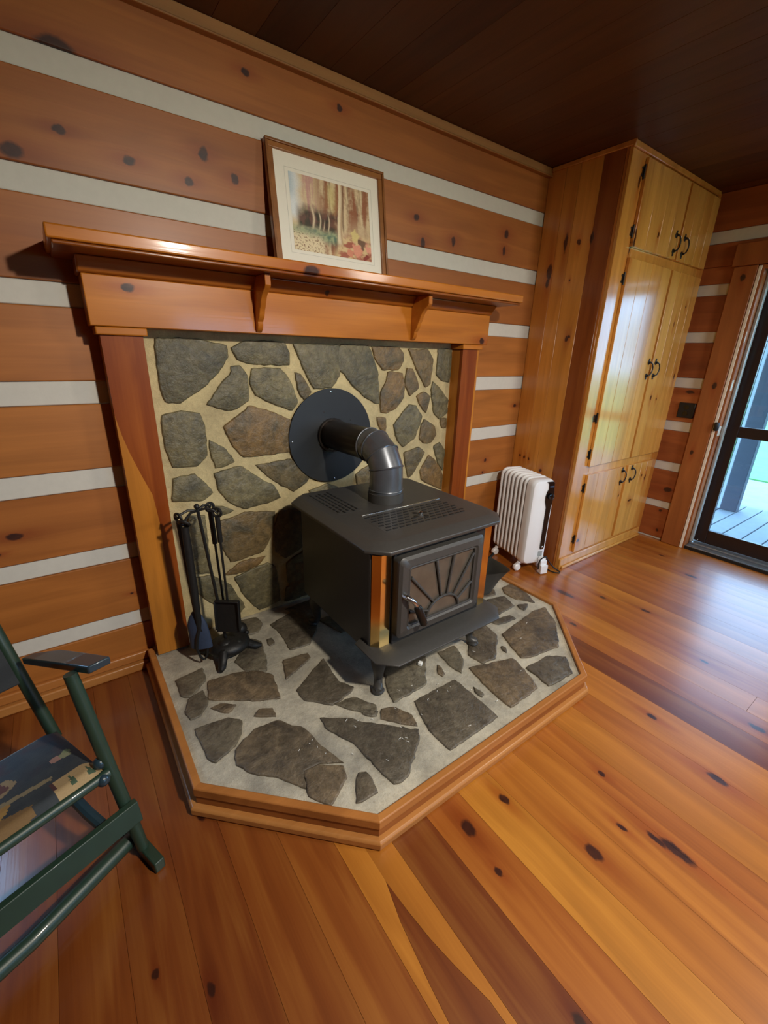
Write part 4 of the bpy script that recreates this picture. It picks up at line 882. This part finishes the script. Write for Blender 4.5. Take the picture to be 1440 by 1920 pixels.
b = MB(); b.box(2.322, 2.356, yc1-.0078, yc1-.0066, .112, .150); b.build('rating_label', M_GREY, ht)
for y in (-.115, -.375):
    b = MB(); b.box(hx0_-.006, hx1_+.006, y-.012, y+.012, .052, .066); b.build('foot_bar', M_WHITE, ht, bevel=.004)
    for x_ in (hx0_-.008, hx1_+.012):
        b = MB(); b.lathe([(.001,-.017),(.018,-.017),(.026,-.009),(.026,.009),(.018,.017),(.001,.017)], (x_,y,.0265), (0,1,0), 20); b.tube([(x_,y,.03),(x_,y,.056)], .008, 8); b.build('castor', M_WHITE, ht)
b = MB(); b.box(2.322, 2.372, -.470, -.440, .008, .095); b.lathe([(.025,-.012),(.025,.012)], (2.347,-.446,.095), (0,1,0), 20); b.box(2.320, 2.374, -.484, -.4705, .006, .066); b.build('cord_holder', M_WHITE, ht, bevel=.003)
b = MB(); b.tube([(2.322,-.455,.03),(2.314,-.458,.07),(2.322,-.462,.105),(2.345,-.466,.124),(2.366,-.462,.118),(2.386,-.452,.095),(2.42,-.450,.055),(2.455,-.455,.020),(2.476,-.468,.006),(2.478,-.490,.0045),(2.460,-.505,.0045),(2.435,-.490,.0045),(2.42,-.46,.0045),(2.42,-.42,.0045)], .0042, 8); b.build('power_cord', M_CORD, ht)

ht.rotation_euler = (0,0,R(-16)); ht.location.x = 2.287

# ------------------------------------------------------------------ small bits on the hearth
b = MB(); b.box(.912, .931, -.803, -.786, .0935, .1085, M=Matrix.Translation((.922,-.793,.1))@Matrix.Rotation(.5,4,'Z')@Matrix.Translation((-.922,.793,-.1)))
tag(b.build('paper_scrap', M_BIT, bevel=.002), 'tiny white scrap lying on the flagstones under the stove lip', 'scrap')
b = MB(); rs = random.Random(12)
for _ in range(46):
    x, y = rs.uniform(.1,1.6), rs.uniform(-1.18,-.86)
    if x < .45 and y < -.84-x*.9+.15: continue
    L_ = rs.uniform(.004,.013); b.box(x, x+L_, y, y+.0012, .0945, .0958, M=Matrix.Translation((x,y,0))@Matrix.Rotation(rs.uniform(0,3.1),4,'Z')@Matrix.Translation((-x,-y,0)))
tag(b.build('wood_splinters', M_BIT, smooth=False), 'pale wood splinters scattered on the front of the hearth', 'splinters', kind='stuff')

# ------------------------------------------------------------------ green rocking chair
W2 = Vector((.938,.346,0)).normalized(); D2 = Vector((.346,-.938,0)).normalized(); O2 = Vector((-.18,-.885,0))
def CH(w, d, z): return O2 + W2*w + D2*d + Vector((0,0,z))
ch = thing('rocking_chair', tuple(CH(-.25,-.2,0)), 'dark green wooden rocking chair with a printed navy seat at the left edge', 'chair')
WL = -.52
def fpost(z): return (-.026*(z-.03)/.57, -.116*(z-.03)/.57)
def bpost(z): return (-.012-.048*(z-.02)/.5, -.30-.14*(z-.02)/.5-.1*max(0,z-.3)*.5)
for s_, nm in ((0,'R'),(1,'L')):
    k = (lambda w: w) if s_ == 0 else (lambda w: WL - w)
    b = MB(); zs = [.035,.12,.2,.3,.4,.5,.6]
    b.tube([CH(k(fpost(z)[0]), fpost(z)[1], z) for z in zs], [.015,.016,.0165,.0165,.0165,.0165,.0155], 12)
    b.build('front_post', M_GREEN, ch)
    b = MB(); zs = [.245,.32,.4,.52,.65,.8,.95]
    b.tube([CH(k(bpost(z)[0]), bpost(z)[1], z) for z in zs], .0165, 12); b.build('back_post', M_GREEN, ch)
    b = MB(); dz = .022
    P = [(-.006,-.058),(.046,-.056),(.034,-.18),(.020,-.30),(-.020,-.385),(-.050,-.388)]
    def az(d): return .612 + (d+.06)*.30
    lo = [CH(k(w),d,az(d)) for w,d in P]; n = len(lo); b0 = len(b.v)
    b.v += [tuple(q) for q in lo] + [tuple(q+Vector((0,0,dz))) for q in lo]
    b.face([b0+i for i in range(n-1,-1,-1)]); b.face([b0+n+i for i in range(n)])
    for i in range(n): j = (i+1) % n; b.face([b0+i,b0+j,b0+n+j,b0+n+i])
    b.build('armrest', M_GREEN2, ch, bevel=.004, segs=2)
    # rocker
    b = MB(); ds = [.075,.04,.0,-.04,-.08,-.12]; n = len(ds)
    q = []
    for d in ds:
        z = .0008 + .16*d*d
        for w_, zz in ((-.014,z),(.014,z),(.014,z+.036),(-.014,z+.036)): q.append(CH(k(w_+.004),d,zz))
    b0 = len(b.v); b.v += [tuple(v) for v in q]
    for i in range(n-1):
        for j in range(4): b.face([b0+i*4+j,b0+i*4+(j+1) % 4,b0+i*4+4+(j+1) % 4,b0+i*4+4+j])
    b.face([b0,b0+1,b0+2,b0+3]); b.face([b0+4*(n-1)+j for j in (3,2,1,0)])
    b.build('rocker', M_GREEN, ch, bevel=.003)
    b = MB()
    for z in (.338,.308): b.ball(CH(k(fpost(z)[0]-.014-(.012 if z < .32 else 0)), fpost(z)[1]+(.018 if z < .32 else -.004), z), .0165, n=14)
    b.build('turned_knob', M_GREEN2, ch)
    b = MB(); b.tube([CH(k(-.061),-.022,.158), CH(k(-.075),-.09,.185), CH(k(-.09),-.24,.225), CH(k(-.09),-.30,.24)], .0145, 10); b.build('side_stretcher', M_GREEN2, ch)
b = MB()
q = []
for d in (.002,.020):
    for w_, z in ((.012,.143),(WL-.012,.143),(WL-.012,.203),(.012,.203)): q.append(CH(w_, d-.030*(z-.143)/.06*.4-.008, z))
b.v += [tuple(v) for v in q]
for f in ((0,3,2,1),(4,5,6,7),(0,1,5,4),(1,2,6,5),(2,3,7,6),(3,0,4,7)): b.face(list(f))
b.build('front_board', M_GREEN, ch, bevel=.002)
b = MB(); b.tube([CH(-.012,-.040,.045), CH(WL*.5,.0,.047), CH(WL+.012,.010,.050)], .0205, 12); b.build('front_rung', M_GREEN, ch)
b = MB(); b.tube([CH(-.02,-.27,.12), CH(WL+.02,-.27,.12)], .0125, 10); b.build('rear_rung', M_GREEN, ch)
# seat: front rail, cushion with printed patches
def seat_pt(s, f, h):
    """s across 0..1 from the right, f front to back 0..1"""
    w_ = -.030 + (WL+.060)*s; d = -.045 - .315*f; z = .312 - .055*f
    return CH(w_, d, z+h)
b = MB(); b.tube([seat_pt(-.02,0,0), seat_pt(1.02,0,0)], .014, 12); b.build('seat_rail', M_GREEN, ch)
def patch(s, f):
    S = lambda *c: srgb(*c)[:3]
    x, y = s*.46, f*.315        # metres from the right, from the front
    n = fbm(x*30, y*30, 2)
    c = lerp3(S(34,42,50), S(54,58,60), n)
    c = lerp3(c, S(58,40,42), sm(.55,.75,fbm(x*9,y*9,6))*sm(.1,.2,y)*.7)
    def rect(cx, cy, hw, hh, a):
        ca, sa = math.cos(a), math.sin(a); u = (x-cx)*ca+(y-cy)*sa; v = -(x-cx)*sa+(y-cy)*ca
        return (abs(u) < hw and abs(v) < hh), u/hw, v/hh
    def tree(u, v, cx):
        return abs(u-cx) < .20*(1-(v+.6)/1.3) and -.6 < v < .7 and (math.sin(v*18)*.05+.16*(1-(v+.6)/1.3)+.03) > abs(u-cx)
    ok, u, v = rect(.050,.030,.052,.032,.0)
    if ok:
        c = S(158,134,96)
        if tree(u,v,-.55) or tree(u,v,.2): c = S(60,78,58)
        if u > .78 and v > 0: c = S(70,40,40)
    ok, u, v = rect(.215,.025,.07,.030,.1)
    if ok and abs(v) < .8-.5*abs(u)**2+.2*n: c = S(112,86,52)
    for (cx,cy,r_,cc) in ((.055,.150,.013,S(150,112,98)),(.034,.146,.013,S(124,124,92)),(.026,.160,.009,S(110,120,84)),(.20,.07,.018,S(150,118,60)),(.185,.085,.012,S(140,108,56))):
        if math.hypot(x-cx,y-cy) < r_*(.8+.5*n): c = cc
    ok, u, v = rect(.20,.155,.06,.035,-.3)
    if ok and (u*u*.8+v*v*1.1) < 1:
        c = S(132,112,80) if (abs(v) > .55 or abs(u) > .72) else S(84,50,44)
    ok, u, v = rect(.16,.095,.075,.008,.15)
    if ok: c = S(122,110,84)
    if y > .290 and x > .05: c = lerp3(S(140,136,124), c, .3)
    return c
b = MB(); NS, NF = 110, 76
vid = {}
for j in range(NF+1):
    for i in range(NS+1):
        s_, f_ = i/NS, j/NF
        e = min(1, min(s_,1-s_)*14)*min(1, min(f_,1-f_)*12); h = .012 + .020*math.sin(math.pi/2*e)
        vid[i,j] = len(b.v); b.v.append(tuple(seat_pt(s_, f_, h)))
for j in range(NF):
    for i in range(NS): b.face([vid[i,j],vid[i+1,j],vid[i+1,j+1],vid[i,j+1]], 0, .5, 0, patch((i+.5)/NS,(j+.5)/NF))
bd = [vid[i,0] for i in range(NS)] + [vid[NS,j] for j in range(NF)] + [vid[i,NF] for i in range(NS,0,-1)] + [vid[0,j] for j in range(NF,0,-1)]
lowr = []
for q in bd:
    p_ = Vector(b.v[q]); lowr.append(len(b.v)); b.v.append((p_.x,p_.y,p_.z-.012))
edge = srgb(70,66,54)[:3]
for i in range(len(bd)):
    j = (i+1) % len(bd); b.face([bd[i],bd[j],lowr[j],lowr[i]], 0, .5, 0, edge)
b.face(lowr[::-1], 0, .5, 0, edge)
b.build('seat_cushion', M_FABRIC, ch)
b = MB()
q = []
for dd in (0,.02):
    for w_, z in ((-.050,.44),(WL+.05,.44),(WL+.06,.90),(-.06,.90)): q.append(CH(w_-.02*(z-.4), bpost(z)[1]-dd+.012, z))
b.v += [tuple(v) for v in q]
for f in ((0,3,2,1),(4,5,6,7),(0,1,5,4),(1,2,6,5),(2,3,7,6),(3,0,4,7)): b.face(list(f), 0, .5, 0, srgb(40,44,48)[:3])
b.build('back_panel', M_FABRIC, ch, bevel=.006)

# ------------------------------------------------------------------ outside the door
b = MB(); y = -4.0; k = 0
while y < 1.6:
    b.box(3.80, 5.75, y, y+.135, -.14, -.10, 0, random.random(), y); y += .145
structure(b.build('porch_floor', M_DECK, bevel=.004))
b = MB(); b.box(5.76, 8.2, -6, 4, -.36, -.30); structure(b.build('garden_path', M_GRAVEL))
b = MB(); b.box(-30, 60, -40, 40, -.5, -.37)
tag(structure(b.build('lawn', M_GRASS)), 'green lawn beyond the porch', 'lawn')
b = MB(); b.box(8.2, 40, -30, 30, -.369, -.28); structure(b.build('grass_bank', M_GRASS))
t = thing('porch_post', (5.42,-.57,-.1), 'grey square porch post standing outside the glass door', 'post')
b = MB(); b.box(5.37, 5.47, -.67, -.53, -.0995, 2.5); b.build('shaft', M_POST, t, bevel=.004)
b = MB(); b.box(5.375, 5.46, -.5295, -.47, -.0995, 2.5); b.build('side_board', M_WPOST, t, bevel=.004)
b = MB(); b.box(5.30, 5.5, -6, 3, 2.501, 2.70); structure(b.build('porch_beam', M_WPOST))
b = MB(); b.box(3.80, 5.9, -6, 3, 2.71, 2.76); structure(b.build('porch_roof', M_WPOST))
b = MB(); b.box(3.83, 4.30, -1.75, -.72, -.0995, -.085); tag(b.build('door_mat', M_MATT, bevel=.003), 'blue-grey mat on the porch right outside the glass door', 'mat')
# distant tree line
rs = random.Random(5)
for i in range(5):
    y = -18+i*9.0; x = 26+rs.uniform(-2,2)
    t = thing('tree', (x,y,-.28), 'leafy tree far across the lawn seen through the door glass', 'tree', 'trees beyond the lawn')
    b = MB(); b.tube([(x,y,-.28),(x,y,2.0)], [.22,.16], 10); b.build('trunk', M_POST, t)
    b = MB()
    for _ in range(9): b.ball((x+rs.uniform(-1.4,1.4), y+rs.uniform(-1.6,1.6), 3+rs.uniform(-1.2,2.2)), rs.uniform(1.0,1.6), n=12)
    b.build('foliage', M_LEAF, t)

# ------------------------------------------------------------------ light
wd = bpy.data.worlds.new('sky'); scn.world = wd; wd.use_nodes = True
nt = wd.node_tree; nt.nodes.clear()
out = nt.nodes.new('ShaderNodeOutputWorld'); bg = nt.nodes.new('ShaderNodeBackground')
bg.inputs[0].default_value = (.47,.74,1.0,1); tcw = nt.nodes.new('ShaderNodeTexCoord'); sw = nt.nodes.new('ShaderNodeSeparateXYZ'); nt.links.new(tcw.outputs['Generated'], sw.inputs[0])
mw = nt.nodes.new('ShaderNodeMapRange'); mw.inputs[1].default_value = .2; mw.inputs[2].default_value = .7; mw.inputs[3].default_value = SKY; mw.inputs[4].default_value = SKY*1.9   # sky boosted behind window_1 to strengthen its reflection on the floor
nt.links.new(sw.outputs[1], mw.inputs[0]); nt.links.new(mw.outputs[0], bg.inputs[1])
nt.links.new(bg.outputs[0], out.inputs[0])
def portal(name, loc, rot, sx, sy):
    l = bpy.data.lights.new(name, 'AREA'); l.shape = 'RECTANGLE'; l.size = sx; l.size_y = sy; l.cycles.is_portal = True
    o = bpy.data.objects.new(name, l); COL.objects.link(o); o.location = loc; o.rotation_euler = rot
portal('door_portal', (3.78,-1.29,1.0), (0,R(90),0), 1.9, .9)
portal('window_portal', (-.93,.12,1.04), (R(-90),0,0), .56, 1.04)
portal('window_portal', (2.05,Y0-.12,1.32), (R(90),0,0), 1.7, .95)
# ceiling lamp behind the photographer
l = bpy.data.lights.new('ceiling_lamp', 'SPOT'); l.energy = LAMP; l.color = (1.0,.92,.80); l.shadow_soft_size = .05; l.spot_size = R(150); l.spot_blend = .9
o = bpy.data.objects.new('ceiling_lamp', l); COL.objects.link(o); o.location = (.75,-2.5,2.15); o.rotation_euler = (R(34),0,0)

l = bpy.data.lights.new('right_fill', 'SPOT'); l.energy = FILL; l.color = (1.0,.93,.82); l.shadow_soft_size = .22; l.spot_size = R(150); l.spot_blend = .9  # soft fill added to brighten the right wall, heater and cabinet
o = bpy.data.objects.new('right_fill', l); COL.objects.link(o); o.location = (2.75,-2.9,2.25); o.rotation_euler = (R(34),0,R(8))

vs = scn.view_settings; vs.view_transform = 'Standard'; vs.look = 'None'; vs.gamma = 1.0; vs.use_curve_mapping = False; vs.exposure = EXPO
scn.cycles.max_bounces = 8; scn.cycles.diffuse_bounces = 4; scn.cycles.glossy_bounces = 4; scn.cycles.transparent_max_bounces = 12; scn.cycles.transmission_bounces = 4
scn.cycles.sample_clamp_indirect = 6.0; scn.cycles.caustics_reflective = False; scn.cycles.caustics_refractive = False
scn.cycles.use_denoising = True
